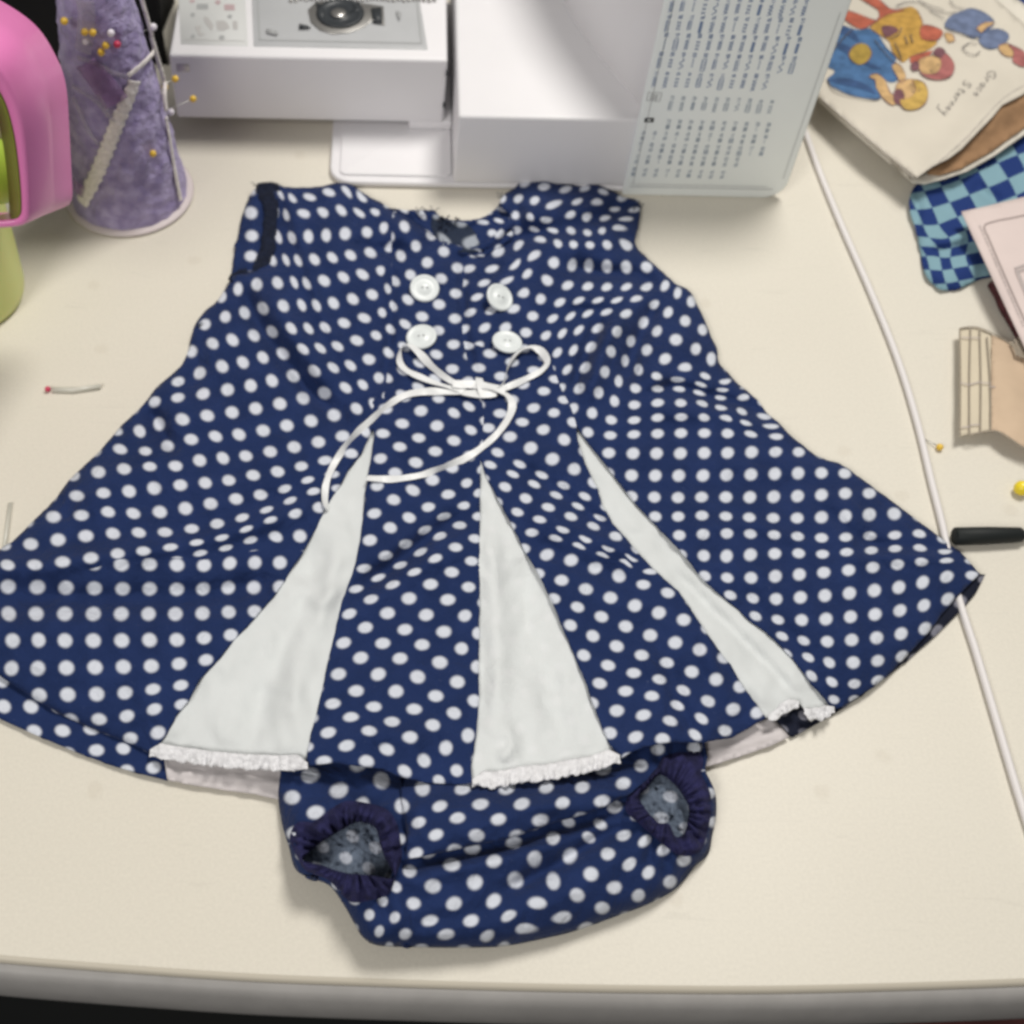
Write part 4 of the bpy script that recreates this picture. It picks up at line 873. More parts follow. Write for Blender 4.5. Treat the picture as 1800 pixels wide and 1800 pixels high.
print('MACH', zt, dA, aA0, aA1, zA, aC, aR)
def mobj(name, bm, m, bv=0, seg=3, parent=mach, smooth=True):
    o = bm_obj(name, bm, m, parent, local=True, smooth=smooth)
    if bv: bevel(o, bv, seg)
    return o
# base plate with rounded corners, body section, box, column
mobj('base_plate', prism_bm(rrect(loc(566, 260, z=.004).x + 0.006, aR - .004, 0.0006, 0.19, 0.014, 'ab'), 0.0008, 0.0045), M_plastic, .0012)
b = prism_bm([(0.0, 0.001), (aC + .004, 0.001), (aC + .004, .19), (0.0, .19)], 0.0045, zt)
mobj('bed', b, M_plastic, .0022, 4)
a_t0 = loc(600, 250, z=.005).x
mobj('tray_floor', prism_bm(rrect(a_t0, -0.0005, 0.006, dA + .03, .004), 0.0045, 0.0062), M_plastic, .001)
bm = box_bm(aA0, aA1, dA, .19, 0.012, zA)
mobj('accessory_box', bm, M_plastic, .0022, 4)
af = loc(718, 235, d=dA).x
mobj('box_foot', box_bm(af, -0.0004, dA + .0006, dA + .05, 0.0064, 0.0128), M_plastic, .0012)
mobj('box_underside', box_bm(aA0 + .006, af - .002, dA + .022, .185, 0.0004, 0.0122), M_plastic, .001)
for (x, y, s) in ((787, 131, .0012), (781, 187, .0011)):
    q = loc(x, y, d=dA - .001); mobj('latch_mark', box_bm(q.x - s * .8, q.x + s * .8, dA - .0006, dA + .001, q.z - s * 1.6, q.z + s * 1.6), M_inkdark, .0003)
q = loc(322, 118, d=dA - .001); mobj('finger_recess', box_bm(q.x - .0045, q.x + .0035, dA - .0005, dA + .001, q.z - .004, q.z + .0015), M_metal, .0005)
# column: plan outline with the flare read on the bed
fl = [loc(x, y, z=zt) for x, y in ((1118,176),(1106,160),(1080,132),(1056,104),(1035,75),(1010,38),(990,0),(968,-50))]
pl = [(aC + .003, 0.0014), (aR - .003, 0.0014), (aR - .003, .19)] + [(fl[-1].x - .02, .19)] + [(p.x, p.y) for p in fl[::-1]]
pl = [p for p in pl if p[1] >= 0.001]
mobj('column', prism_bm(pl, 0.0045, 0.155), M_plastic, .003, 3)
# chart panel (front of the column)
zc1 = 0.150
pan = mobj('chart_panel', prism_bm(rrect(aC, aR, 0.0002, zc1, 0.013, 'bcd'), -0.0018, 0.0016, axis='y'), M_plastic2, .0012, 3)
def stroke(bm, a, b, w, d=-0.00205):
    a = Vector((a[0], a[1])); b = Vector((b[0], b[1])); t = (b - a); 
    if t.length < 1e-6: return
    t.normalize(); n = Vector((-t.y, t.x)) * w / 2
    vs = [bm.verts.new((p.x, d, p.y)) for p in (a - n, b - n, b + n, a + n)]; bm.faces.new(vs)
def zpx(x, y):  # zoomed chart reading -> machine coordinates
    q = loc(1100 + x / 4.5, y / 4.5, d=-0.002); return (q.x, q.z)
bmA, bmB = bmesh.new(), bmesh.new()
rr = random.Random(3)
SEGS = {'0': 'abcdef', '1': 'bc', '2': 'abged', '3': 'abgcd', '4': 'fgbc', '5': 'afgcd', '6': 'afgedc', '7': 'abc', '8': 'abcdefg', '9': 'abcfgd'}
def digit(bm, o, ch, s, w):
    """reads sideways: text up = chart right"""
    K = {'a': ((0, 2), (1, 2)), 'b': ((1, 2), (1, 1)), 'c': ((1, 1), (1, 0)), 'd': ((0, 0), (1, 0)), 'e': ((0, 0), (0, 1)), 'f': ((0, 1), (0, 2)), 'g': ((0, 1), (1, 1))}
    for k in SEGS[ch]:
        (x1, y1), (x2, y2) = K[k]
        stroke(bm, (o[0] + y1 * s, o[1] - x1 * s), (o[0] + y2 * s, o[1] - x2 * s), w)
def glyph(bm, x, y, num, kind, ln):
    c = zpx(x, y); s = 0.00085; w = 0.00046
    for i, ch in enumerate(num): digit(bm, (c[0] - s, c[1] - i * s * 1.7), ch, s, w)
    z0 = c[1] - len(num) * s * 1.7 - .0008; n = 7; L_ = ln
    pts = []
    if kind == 0: pts = [((-1) ** k * .0011, -k / n * L_) for k in range(n + 1)]
    elif kind == 1:
        for k in range(4): stroke(bm, (c[0], z0 - k / 4 * L_), (c[0], z0 - (k + .6) / 4 * L_), w * 1.6)
    elif kind == 2: stroke(bm, (c[0], z0), (c[0], z0 - L_), .0017)
    elif kind == 3: pts = [(math.sin(k * 1.1) * .0011, -k / 10 * L_) for k in range(11)]
    elif kind == 4:
        stroke(bm, (c[0] - .0009, z0), (c[0] - .0009, z0 - L_), w)
        for k in range(6): stroke(bm, (c[0] - .0009, z0 - k / 6 * L_), (c[0] + .0011, z0 - (k + .4) / 6 * L_), w)
    elif kind == 5:
        for k in range(3):
            zz = z0 - (k + .3) / 3 * L_; stroke(bm, (c[0] - .001, zz), (c[0] + .001, zz - .0012), w); stroke(bm, (c[0] + .001, zz), (c[0] - .001, zz - .0012), w)
    elif kind == 6:
        for sx in (-.0011, .0011): stroke(bm, (c[0] + sx, z0), (c[0] + sx, z0 - L_), w)
        for k in range(5): stroke(bm, (c[0] - .0011, z0 - k / 4 * L_), (c[0] + .0011, z0 - k / 4 * L_), w)
    for p, q in zip(pts, pts[1:]): stroke(bm, (c[0] + p[0], z0 + p[1]), (c[0] + q[0], z0 + q[1]), w * 1.2)
rows = [(1325,70,9,.0030,1),(1222,95,10,.0030,1),(1130,120,12,.0030,1),(1035,145,12,.0030,1),(945,345,10,.0030,1),(760,372,10,.0062,1),
        (560,245,11,.0072,0),(412,285,13,.0072,0),(262,325,13,.0072,0),(112,350,13,.0072,0),(-38,380,13,.0072,0)]
num = 80
for y, x0, n, ln, g in rows:
    for k in range(n):
        num -= 1; nn = f'{(num % 99) + 1:02d}'
        glyph(bmB if g else bmA, x0 + k * 88, y + k * 3.0, nn, rr.choice([0, 1, 3, 4, 5, 6, 0, 3] + ([2] if ln > .005 else [])), ln * rr.uniform(.8, 1.05))
bm_obj('stitch_symbols', bmA, M_ink, pan, local=True, smooth=False); bm_obj('stitch_symbols', bmB, M_ink2, pan, local=True, smooth=False)
bm = bmesh.new(); a = zpx(148, 950); b_ = zpx(222, 950); stroke(bm, a, b_, .0032); bm_obj('heading_mark', bm, M_inkdark, pan, local=True, smooth=False)
bm = bmesh.new(); a = zpx(172, 950); b_ = zpx(196, 950); stroke(bm, a, b_, .0011, -0.0022); bm_obj('heading_letter', bm, M_plastic2, pan, local=True, smooth=False)
bm = bmesh.new()
cs = [zpx(178, 730), zpx(285, 735), zpx(268, 802), zpx(165, 795)]
for i in range(4): stroke(bm, cs[i], cs[(i + 1) % 4], .0004)
for t in (.3, .55, .8):
    p = Vector(cs[0]).lerp(Vector(cs[3]), t); q = Vector(cs[1]).lerp(Vector(cs[2]), t); stroke(bm, p.lerp(q, .2), p.lerp(q, .8), .0007)
bm_obj('heading_mark', bm, M_stickgrey, pan, local=True, smooth=False)
bm = bmesh.new()  # moulded groove along left and bottom
q0 = aC + .0035; 
stroke(bm, (q0, .0075), (aR - .008, .0075), .0005); stroke(bm, (q0, .0095), (aR - .012, .0095), .00035); stroke(bm, (q0 + .0015, .0095), (q0 + .0015, zc1 - .01), .00035); stroke(bm, (aR - .0042, .016), (aR - .0042, zc1 - .02), .00035)
bm_obj('panel_groove', bm, M_stickgrey, pan, local=True, smooth=False)
# bobbin cover, hook race, sticker on the bed
zb = zA
w0 = [loc(x, y, z=zb) for x, y in ((446, 82), (752, 88), (728, -60), (440, -60))]
bobc = mobj('bobbin_cover', prism_bm([(p.x, p.y) for p in w0], zb - .002, zb + .0006), M_window, .0006, 2)
def flat(bm, pts, z):
    vs = [bm.verts.new((p[0], p[1], z)) for p in pts]; bm.faces.new(vs)
bm = bmesh.new()
fr = [loc(x, y, z=zb) for x, y in ((456, 72), (741, 78), (726, -60), (450, -60))]
for i in (0, 1, 3):
    a, b2 = fr[i], fr[(i + 1) % 4]; t = (b2 - a).normalized(); n = Vector((-t.y, t.x, 0)) * .0005
    flat(bm, [a - n, b2 - n, b2 + n, a + n], zb + .0009)
bm_obj('cover_edge', bm, M_stickgrey, bobc, local=True, smooth=False)
bc = loc(598, 28, z=zb)
def ell(cx, cy, rx, ry, n=28, a0=0, a1=360): return [(cx + rx * math.cos(R(a0 + (a1 - a0) * k / n)), cy + ry * math.sin(R(a0 + (a1 - a0) * k / n))) for k in range(n + (0 if a1 - a0 == 360 else 1))]
def pxpoly(pts, z): return [loc(x, y, z=z) for x, y in pts]
hook = mobj('hook_race', prism_bm([(p.x, p.y) for p in pxpoly([(541,20),(546,42),(562,56),(585,63),(615,60),(640,50),(655,38),(676,48),(674,14),(650,10),(600,5),(555,6)], zb)], zb + .0007, zb + .0014), M_metal, .0004, 2)
bm_obj('bobbin', lathe_bm([(.001, .0014), (.0145, .0014), (.0150, .0022), (.0120, .0024), (.0115, .0018), (.0060, .0018), (.0055, .0026), (.001, .0026)], (bc.x, bc.y, zb), 28), M_dark, hook, local=True)
bm = bmesh.new(); lathe_bm([(.0004, .0027), (.0048, .0027), (.0046, .0031), (.0004, .0031)], (bc.x - .001, bc.y - .001, zb), 16, bm); bm_obj('bobbin_hub', bm, M_metal, hook, local=True)
for pts, m_ in (([(555,10),(562,38),(572,44),(568,14)], M_dark), ([(614,28),(634,24),(632,8),(620,12),(622,20)], M_dark), ([(652,20),(656,44),(672,46),(670,18)], M_dark), ([(526,47),(540,50),(546,54),(526,55)], M_dark), ([(696,24),(702,40),(704,28)], M_stickgrey), ([(468,56),(486,60),(488,66),(470,62)], M_stickgrey)):
    mobj('hook_detail', prism_bm([(p.x, p.y) for p in pxpoly(pts, zb)], zb + .0014, zb + .0022), m_, parent=hook)
bm = bmesh.new()
for x in range(512, 770, 9):
    q = loc(x, 1, z=zb); h = rr.uniform(.001, .0035); box_bm(q.x - .0011, q.x + .0009, q.y - h, q.y + .004, zb + .0007, zb + .0016, bm)
mobj('feed_plate_teeth', bm, M_metal)
stk = mobj('threading_sticker', prism_bm([(p.x, p.y) for p in pxpoly([(318,78),(436,81),(428,-60),(310,-60)], zb)], zb - .0004, zb + .0003), M_sticker, .0002, 1)
def stick(pts, m_, z=.0005):
    bm = bmesh.new(); flat(bm, [(p.x, p.y) for p in pxpoly(pts, zb)], zb + z); bm_obj('diagram_print', bm, m_, stk, local=True, smooth=False)
def blob(x, y, rx, ry, m_): stick([(x + rx * math.cos(t), y + ry * math.sin(t)) for t in np.linspace(0, 6.28, 13)[:-1]], m_)
for b_ in ((339,27,4,3.5,M_stickgrey),(404,30,4,3.5,M_stickgrey),(339,65,4,3.5,M_stickgrey),(390,67,5,3.8,M_stickgrey),(383,5,5,4,M_stickred),(338,3,5,3,M_stickred)): blob(*b_)
stick([(346,8),(366,8),(366,17),(346,17)], M_stickgrey); stick([(394,9),(412,9),(413,19),(395,19)], M_stickred)
stick([(358,30),(366,32),(376,46),(372,56),(366,48),(360,40)], M_stickfaint); stick([(343,48),(354,46),(352,58),(360,62),(350,64)], M_stickfaint); stick([(380,38),(394,37),(400,42),(404,50),(392,55),(382,54)], M_stickfaint); stick([(409,38),(417,38),(418,52),(410,53)], M_stickfaint); stick([(324,70),(430,73),(430,74),(324,71)], M_stickfaint)

# ------------------------------------------------------------------ white cable
CAB = [(1395,180,.0018),(1412,222,.0018),(1440,300,.0018),(1480,398,.0018),(1530,512,.0018),(1578,632,.0018),(1612,742,.0018),(1638,850,.0018),(1657,925,.0018),(1672,1000,.0016),(1692,1075,.0017),(1712,1135,.0018),(1748,1255,.0018),(1785,1380,.0018),(1812,1465,.0018),(1850,1580,.0018)]
cpts = crom([tuple(at(x, y, z + .0004)) for x, y, z in CAB], .008)
meta(bm_obj('power_cable', tube_bm(cpts, .00175, seg=14), M_cable), 'thin white cable running from the machine under the right tip of the dress', 'cable')

# ------------------------------------------------------------------ pincushion
pb = at(228, 340, 0)
pin_root = thing('pincushion', pb, 'tall purple plush pincushion cone trimmed with white lace and stuck with pins', 'pincushion')
H = 0.185
def prad(z):  # radius at height
    return 0.0365 - 0.0175 * (z / 0.146) if z < 0.15 else max(0.002, 0.0185 * math.sqrt(max(0, 1 - ((z - .15) / (H - .15)) ** 2)))
bm = bmesh.new(); seg = 72; rings = []
for k in range(60):
    z = H * k / 59 * .999 + 0.001
    ring = []
    for s in range(seg):
        a = 2 * math.pi * s / seg; n_ = noise.fractal(Vector((math.cos(a) * 4, math.sin(a) * 4, z * 110)), 1, 2, 4)
        r = prad(z) + n_ * 0.0014; ring.append(bm.verts.new((pb.x + r * math.cos(a), pb.y + r * math.sin(a), z)))
    rings.append(ring)
for k in range(59):
    for s in range(seg): bm.faces.new((rings[k][s], rings[k][(s + 1) % seg], rings[k + 1][(s + 1) % seg], rings[k + 1][s]))
bm.faces.new(rings[0][::-1]); bm.faces.new(rings[-1])
bm_obj('cone', bm, M_purple, pin_root)
bm_obj('hem_ring', lathe_bm([(.030, .0005), (.0392, .0005), (.0400, .0014), (.0388, .0020), (.0375, .0030), (.030, .0034)], (pb.x, pb.y, 0), 64), M_pearlhem, pin_root)
def cone_hit(px, py, off=0.0):
    """where the sight line meets the cone"""
    u = (px - PPX) / FPX; v = (py - PPY) / FPX; d = Vector((u, CS - v * SN, -SN - v * CS)); c = Vector((0, 0, CH))
    t = 0.35; best = None; bd = 1
    while t < 1.0:
        p = c + d * t
        if p.z < 0: break
        r = math.hypot(p.x - pb.x, p.y - pb.y) - (prad(p.z) + off)
        if r < 0: return p
        if r < bd: bd = r; best = p
        t += 0.0006
    q = Vector((best.x - pb.x, best.y - pb.y, 0)).normalized() * (prad(best.z) + off); return Vector((pb.x + q.x, pb.y + q.y, best.z))
def strip_on_cone(name, pts, wmm, m, off=.0018, ruffle=0.0):
    P = crom(pts, 2.5); Q = [cone_hit(p[0], p[1], off) for p in P]; bm = bmesh.new(); rows = []; n = len(Q)
    for i, q in enumerate(Q):
        t = (Q[min(i + 2, n - 1)] - Q[max(i - 2, 0)]).normalized(); nr = Vector((q.x - pb.x, q.y - pb.y, 0)).normalized(); s = t.cross(nr).normalized()
        w = wmm * .001 * (1 + ruffle * math.sin(i * 1.1) + ruffle * .6 * math.sin(i * 2.7 + 1))
        rows.append([bm.verts.new(q + s * w * f + nr * (.0006 * (1 - (2 * f) ** 2) + ruffle * .0012 * math.sin(i * .9 + f * 4))) for f in (-.5, -.25, 0, .25, .5)])
    for i in range(n - 1):
        for k in range(4): bm.faces.new((rows[i][k], rows[i][k + 1], rows[i + 1][k + 1], rows[i + 1][k]))
    o = bm_obj(name, bm, m, pin_root); md = o.modifiers.new('t', 'SOLIDIFY'); md.thickness = .0005; return o
M_cordlace = mat('ivory_lace', (0.88, 0.83, 0.80), .9, noise_amt=.2, noise_scale=500, bump=1, bump_scale=500, dist=.001)
strip_on_cone('lace_band', [(236,142),(226,170),(206,215),(188,262),(168,310),(150,345),(144,356)], 8.2, M_cordlace, .0022, .12)
strip_on_cone('lace_band', [(225,134),(245,118),(262,102),(275,86)], 3.4, M_cordlace, .0022, .05)
strip_on_cone('lace_band', [(292,205),(300,250),(308,300),(318,352)], 3.4, M_cordlace, .0018, .05)
strip_on_cone('tulle_strip', [(128,150),(150,165),(172,180),(190,205)], 2.2, M_tulle, .003); strip_on_cone('tulle_strip', [(128,172),(148,215),(166,245),(178,258)], 2.6, M_tulle, .003)
strip_on_cone('tulle_strip', [(172,165),(186,190),(198,212)], 2.0, M_tulle, .003); strip_on_cone('tulle_strip', [(138,100),(170,112),(200,128),(228,136)], 2.4, M_tulle, .003)
strip_on_cone('tulle_strip', [(150,0),(152,40),(146,90)], 9, M_tulle, .003); strip_on_cone('tulle_strip', [(150,110),(175,140),(205,180)], 14, M_mauve, .0028)
strip_on_cone('tulle_strip', [(140,320),(138,340)], 9, M_mauve, .0028)
bm = tube_bm([cone_hit(x, y, .004) for x, y in crom([(272,-10),(268,20),(266,45),(268,62)], 5)], .0012); bm_obj('ribbon_cord', bm, M_cordlace, pin_root)
bm = tube_bm([cone_hit(x, y, .0035) for x, y in crom([(268,62),(282,66),(293,82),(297,105),(293,130),(289,165),(292,195)], 5)], .0013); bm_obj('ribbon_cord', bm, M_cordlace, pin_root)

me_head = None
def pin(head, dirv, ln, m_head, label, r=.0021, group='ball headed pins', name='pin', shaft_r=.0003):
    global me_head
    root = thing(name, head, label, 'pin', group)
    bm = bmesh.new(); bmesh.ops.create_icosphere(bm, subdivisions=2, radius=r); o = bm_obj('head', bm, m_head, root, local=True)
    d = Vector(dirv).normalized(); bm = tube_bm([d * r * .8, d * ln], [shaft_r, shaft_r * .6], seg=6); bm_obj('shaft', bm, M_shaft, root, local=True)
    return root
def cone_pin(x, y, m_, label, off=.003, up=.3):
    q = cone_hit(x, y, off); inward = Vector((pb.x - q.x, pb.y - q.y, 0)).normalized() + Vector((0, 0, -up))
    return pin(q, inward, .022, m_, label)
cone_pin(113, 37, M_yhead, 'yellow ball pin standing off the left side of the pincushion before the black bag', .008)
cone_pin(149, 56, M_yhead, 'left one of two yellow ball pins touching each other near the top of the pincushion')
cone_pin(163, 57, M_yhead, 'right one of two yellow ball pins touching each other near the top of the pincushion')
cone_pin(195, 58, M_whead, 'lilac white ball pin to the upper left of the red one on the pincushion')
cone_pin(151, 72, M_whead, 'white ball pin just below the pair of touching yellow pins')
cone_pin(186, 80, M_yhead, 'upper of two yellow ball pins beside the red pin')
cone_pin(178, 92, M_yhead, 'lower of two yellow ball pins beside the red pin')
cone_pin(206, 78, M_rhead, 'only red ball pin on the pincushion')
cone_pin(269, 270, M_yhead, 'lone yellow ball pin low on the front of the pincushion')
cone_pin(297, 152, M_yhead, 'yellow ball pin on the right edge of the pincushion by the cord')
cone_pin(319, 137, M_yhead, 'yellow ball pin jutting right of the pincushion, over the recess of the machine box', .010)
cone_pin(345, 173, M_yhead, 'yellow ball pin sticking out farthest right of the pincushion', .017)
cone_pin(301, 197, M_whead, 'white ball pin at the right edge of the pincushion below the cord')
cone_pin(279, 46, M_whead, 'white ball pin beside the top of the cord on the pincushion', .006)
# pins lying on the table
def table_pin(x0, y0, x1, y1, m_, label, r=.0019, shaft=.00035, mm=None):
    a = at(x0, y0, r); b = at(x1, y1, .0006); return pin(a, b - a, (b - a).length, m_, label, r, shaft_r=shaft)
M_clear = mat('clear_plastic_tube', (0.58, 0.57, 0.50), 0.3, spec=.5)
p_ = table_pin(84, 684, 175, 679, M_rhead, 'small red headed pin in a pale sleeve lying on the table left of the dress', .0017)
bm = tube_bm([at(94, 685, .0014), at(130, 686, .0014), at(177, 679, .0014)], .0014); bm_obj('sleeve', bm, M_clear, p_)
table_pin(1652, 786, 1622, 770, M_yhead, 'yellow ball pin lying on the table between the cable and the tan pattern piece')
table_pin(1796, 858, 1830, 845, mat('bright_yellow_plastic', (.85, .66, .03), .3, spec=.5), 'bright yellow pin head at the right edge above the black handle', .0040)
o = bm_obj('needle', tube_bm([at(18, 885, .0008), at(4, 990, .0008)], .0011), M_clear); meta(o, 'pale clear plastic pin lying at the left edge by the skirt', 'pin')

# ------------------------------------------------------------------ lime canister with pink handle
cb = at(-58, 520, 0)
can = thing('canister', cb, 'lime green plastic canister with a thick pink loop handle at the left edge', 'canister')
prof = [(.024, .0004), (.030, .0006), (.0335, .003), (.0345, .008), (.0350, .03), (.0355, .06), (.0350, .074), (.010, .076)]
bm_obj('body', lathe_bm(prof, (cb.x, cb.y, 0), 48), M_limeclear, can)
YH = 0.470
def onY(x, y, Y): return on_plane(x, y, (0, Y, 0), Vector((0, 1, 0)))
# loop: front rim and back rim share the ring parameter; outer and inner wall
fo = [(-260,330),(-255,220),(-215,120),(-150,80),(-70,78),(-10,110),(22,160),(40,220),(48,300),(50,360),(46,390),(20,400),(-60,402),(-180,398),(-240,380)]
bo = [(-250,300),(-240,130),(-180,0),(-100,-45),(-10,-5),(60,42),(98,98),(116,150),(122,230),(126,310),(127,345),(118,362),(60,372),(-150,372),(-230,350)]
fi = [(-220,320),(-215,230),(-185,150),(-140,118),(-75,112),(-25,134),(6,172),(24,230),(34,300),(38,360),(34,380),(14,386),(-60,388),(-170,384),(-212,365)]
bi = [(x - 17, y + 5) for x, y in fi]
def loopobj(name, A_, YA, B_, YB, m, steps=5, bulge=0):
    a = crom(A_, 6, True); k = len(a); b = crom(B_, 6, True); idx = np.linspace(0, len(b), k, endpoint=False); b = np.stack([np.interp(idx, np.arange(len(b) + 1), np.append(b[:, i], b[0, i])) for i in (0, 1)], 1)
    bm = bmesh.new(); rows = []
    for s in range(steps + 1):
        f = s / steps; rows.append([bm.verts.new(onY(*a[i], YA).lerp(onY(*b[i], YB), f)) for i in range(k)])
    for s in range(steps):
        for i in range(k): bm.faces.new((rows[s][i], rows[s][(i + 1) % k], rows[s + 1][(i + 1) % k], rows[s + 1][i]))
    return bm
# profile round the band: inner-front -> outer-front -> outer-back -> inner-back, closed
def band(name, loops, m):
    k = 120; rows = []
    bm = bmesh.new()
    def rs(P):
        p = crom(P, 4, True); seglen = np.r_[0, np.cumsum(np.hypot(*np.diff(np.vstack([p, p[:1]]), axis=0).T))]
        t = np.linspace(0, seglen[-1], k, endpoint=False); pp = np.vstack([p, p[:1]]); return np.stack([np.interp(t, seglen, pp[:, 0]), np.interp(t, seglen, pp[:, 1])], 1)
    for P, Y in loops:
        q = rs(P); rows.append([bm.verts.new(onY(x, y, Y)) for x, y in q])
    n = len(rows)
    for s in range(n):
        for i in range(k): bm.faces.new((rows[s][i], rows[s][(i + 1) % k], rows[(s + 1) % n][(i + 1) % k], rows[(s + 1) % n][i]))
    return bm
mixp = lambda A_, B_, f: [(a[0] * (1 - f) + b[0] * f, a[1] * (1 - f) + b[1] * f) for a, b in zip(A_, B_)]
bm = band('handle', [(fi, YH + .001), (mixp(fi, fo, .6), YH - .0006), (mixp(fo, bo, .04), YH + .001), (mixp(fo, bo, .5), YH + .024), (bo, YH + .045), (mixp(bo, bi, .3), YH + .047), (bi, YH + .044)], M_pink)
bm_obj('handle', bm, M_pink, can)
bm = band('handle_lining', [([(x - 1.2, y + .6) for x, y in fi], YH + .0006), ([(x - 1.5, y + .6) for x, y in bi], YH + .044), ([(x - 5, y + 2) for x, y in bi], YH + .044), ([(x - 5, y + 2) for x, y in fi], YH + .003)], M_olive)
bm_obj('handle_lining', bm, M_olive, can)
q = onY(-8, 300, YH + .06); bm = bmesh.new(); bmesh.ops.create_uvsphere(bm, u_segments=24, v_segments=16, radius=1.0)
for v in bm.verts: v.co = Vector((q.x + v.co.x * .013, q.y + v.co.y * .012, q.z + v.co.z * .020))
bm_obj('lid_knob', bm, M_lime, can)
q = onY(-30, 205, YH + .075); bm = box_bm(q.x - .02, q.x + .0135, q.y - .002, q.y + .012, q.z - .02, q.z + .022); o = bm_obj('label_card', bm, M_paperw, can, smooth=False); bevel(o, .003)
bm = box_bm(q.x + .004, q.x + .0105, q.y - .0032, q.y - .002, q.z - .003, q.z + .010); bm_obj('label_print', bm, mat('red_print', (.45, .03, .04), .6), o, smooth=False)

# ------------------------------------------------------------------ behind: black bag, pale cloth
q = at(20, 60, 0)
q = at(80, 112, 0); bm = box_bm(-0.40, at(288, 108, 0).x, q.y, q.y + .12, 0.0, 0.10)
bmesh.ops.subdivide_edges(bm, edges=bm.edges, cuts=6, use_grid_fill=True)
for v in bm.verts: v.co += Vector((noise.noise(v.co * 22), noise.noise(v.co * 22 + Vector((5, 0, 0))), 0)) * .008
o = bm_obj('bag', bm, M_blackbag); meta(o, 'black cloth bag standing behind the pincushion at the top left', 'bag')
q = at(50, 5, .0); bm = bmesh.new(); bmesh.ops.create_uvsphere(bm, u_segments=24, v_segments=16, radius=1)
c = on_plane(62, 8, (0, at(20, 60, 0).y + .008, 0), Vector((0, 1, 0)))
for v in bm.verts: v.co = Vector((c.x - .014 + v.co.x * .018, c.y + v.co.y * .006, c.z + .004 + v.co.z * .014)) + Vector((1, 0, 1)) * .002 * noise.noise(v.co * 3)
o = bm_obj('cloth_scrap', bm, M_beige); meta(o, 'beige grey scrap of cloth hanging in front of the black bag, above the pink handle', 'cloth')

# ------------------------------------------------------------------ blue checked cloth, envelope, papers
CK = [(1612,322),(1614,420),(1622,470),(1640,500),(1672,511),(1700,502),(1742,488),(1900,470),(1990,380),(1900,150),(1780,200)]
T_ck = TPS([(x, y, i + .5, j + .5) for x, y, i, j in [(1645,347,0,0),(1680,336,1,0),(1659,375,0,1),(1695,362,1,1),(1632,382,-1,1),(1672,400,0,2),(1641,409,-1,2),(1687,422,0,3),(1660,430,-1,3),(1712,322,2,0),(1728,350,2,1),(1640,446,-2,4.3),(1680,452,0,4.6),(1655,478,-1.6,5.6),(1700,470,.4,5.6),(1745,308,3,0),(1780,292,4,0),(1765,336,3,1),(1795,322,4,1)]], 2)
def zck(V):
    d = seg_dist(V, np.array(CK[:8], float)); z = .0015 + .0055 * (1 - np.exp(-d / 14)) + .0016 * vnoise(V, 40, 2.2)
    z += fold(V, [(1625,445),(1670,440),(1720,420)], 10, -.003) + fold(V, [(1710,320),(1735,345),(1760,350)], 11, -.003) + fold(V, [(1640,430),(1690,415),(1730,400)], 9, .003)
    return np.maximum(z, .0012)
ck = sheet('checked_cloth', crom(CK, 7, True), zck, M_check, None, 6, uvf=uvT(T_ck), edge_noise=1.5)
meta(ck, 'crumpled blue and pale blue checked cloth under the envelope and the pink sheet', 'cloth')
CK2 = [(1700,-60),(1738,0),(1760,20),(1800,62),(1850,100),(1950,60),(1900,-80)]
T_ck2 = TPS([(1750,10,0,0),(1790,12,1,0),(1770,40,0,1),(1815,45,1,1)], 1)
def zck2(V): return .006 + .004 * vnoise(V, 30, 8.2)
ck2 = sheet('checked_cloth', crom(CK2, 8, True), zck2, M_check, None, 7, uvf=lambda V, F, C: (T_ck2(V) * .9)[F]); meta(ck2, 'corner of checked cloth in dark and light blue at the top right beyond the envelope', 'cloth')

env = thing('pattern_envelope', at(1640, 160, 0), 'cream pattern envelope with drawn children, its open end showing brown tissue', 'envelope')
def zenv(V):
    # propped up along its lower left edge, resting on the cloth at the right
    z = 0.021 + 0.00001 * (V[:, 0] - 1600) + .0012 * vnoise(V, 110, 5.5, 2)
    z += fold(V, [(1660,285),(1720,225),(1790,170)], 34, .006, False)
    return z
ENV_F = [(1405,-70),(1405,130),(1438,168),(1480,205),(1540,255),(1585,290),(1612,312),(1628,300),(1641,291),(1668,278),(1690,262),(1715,236),(1745,205),(1762,184),(1800,165),(1900,118),(1880,70),(1815,55),(1730,-20),(1700,-70)]
sheet('front_sheet', lin(ENV_F, 9, True), zenv, M_paper, env, 10, thick=.0005)
def zenvb(V): return zenv(V) - .0035 - fold(V, [(1640,300),(1720,270),(1800,220)], 40, .0065, False)
ENV_B = [(1400,-60),(1420,150),(1445,182),(1500,232),(1560,283),(1606,321),(1625,323),(1660,314),(1700,301),(1750,272),(1800,237),(1900,170),(1880,60),(1700,-60)]
sheet('back_sheet', lin(ENV_B, 9, True), zenvb, M_paperw, env, 10, thick=.0006)
def zti(V): return zenvb(V) + .0018 + .0013 * np.abs(vnoise(V, 22, 6.1))
TI = [(1560,230),(1632,306),(1650,308),(1690,296),(1740,268),(1800,225),(1900,165),(1870,80),(1700,120)]
sheet('folded_tissue', lin(TI, 8, True), zti, M_tissue, env, 7, thick=.0008, edge_noise=1.5)
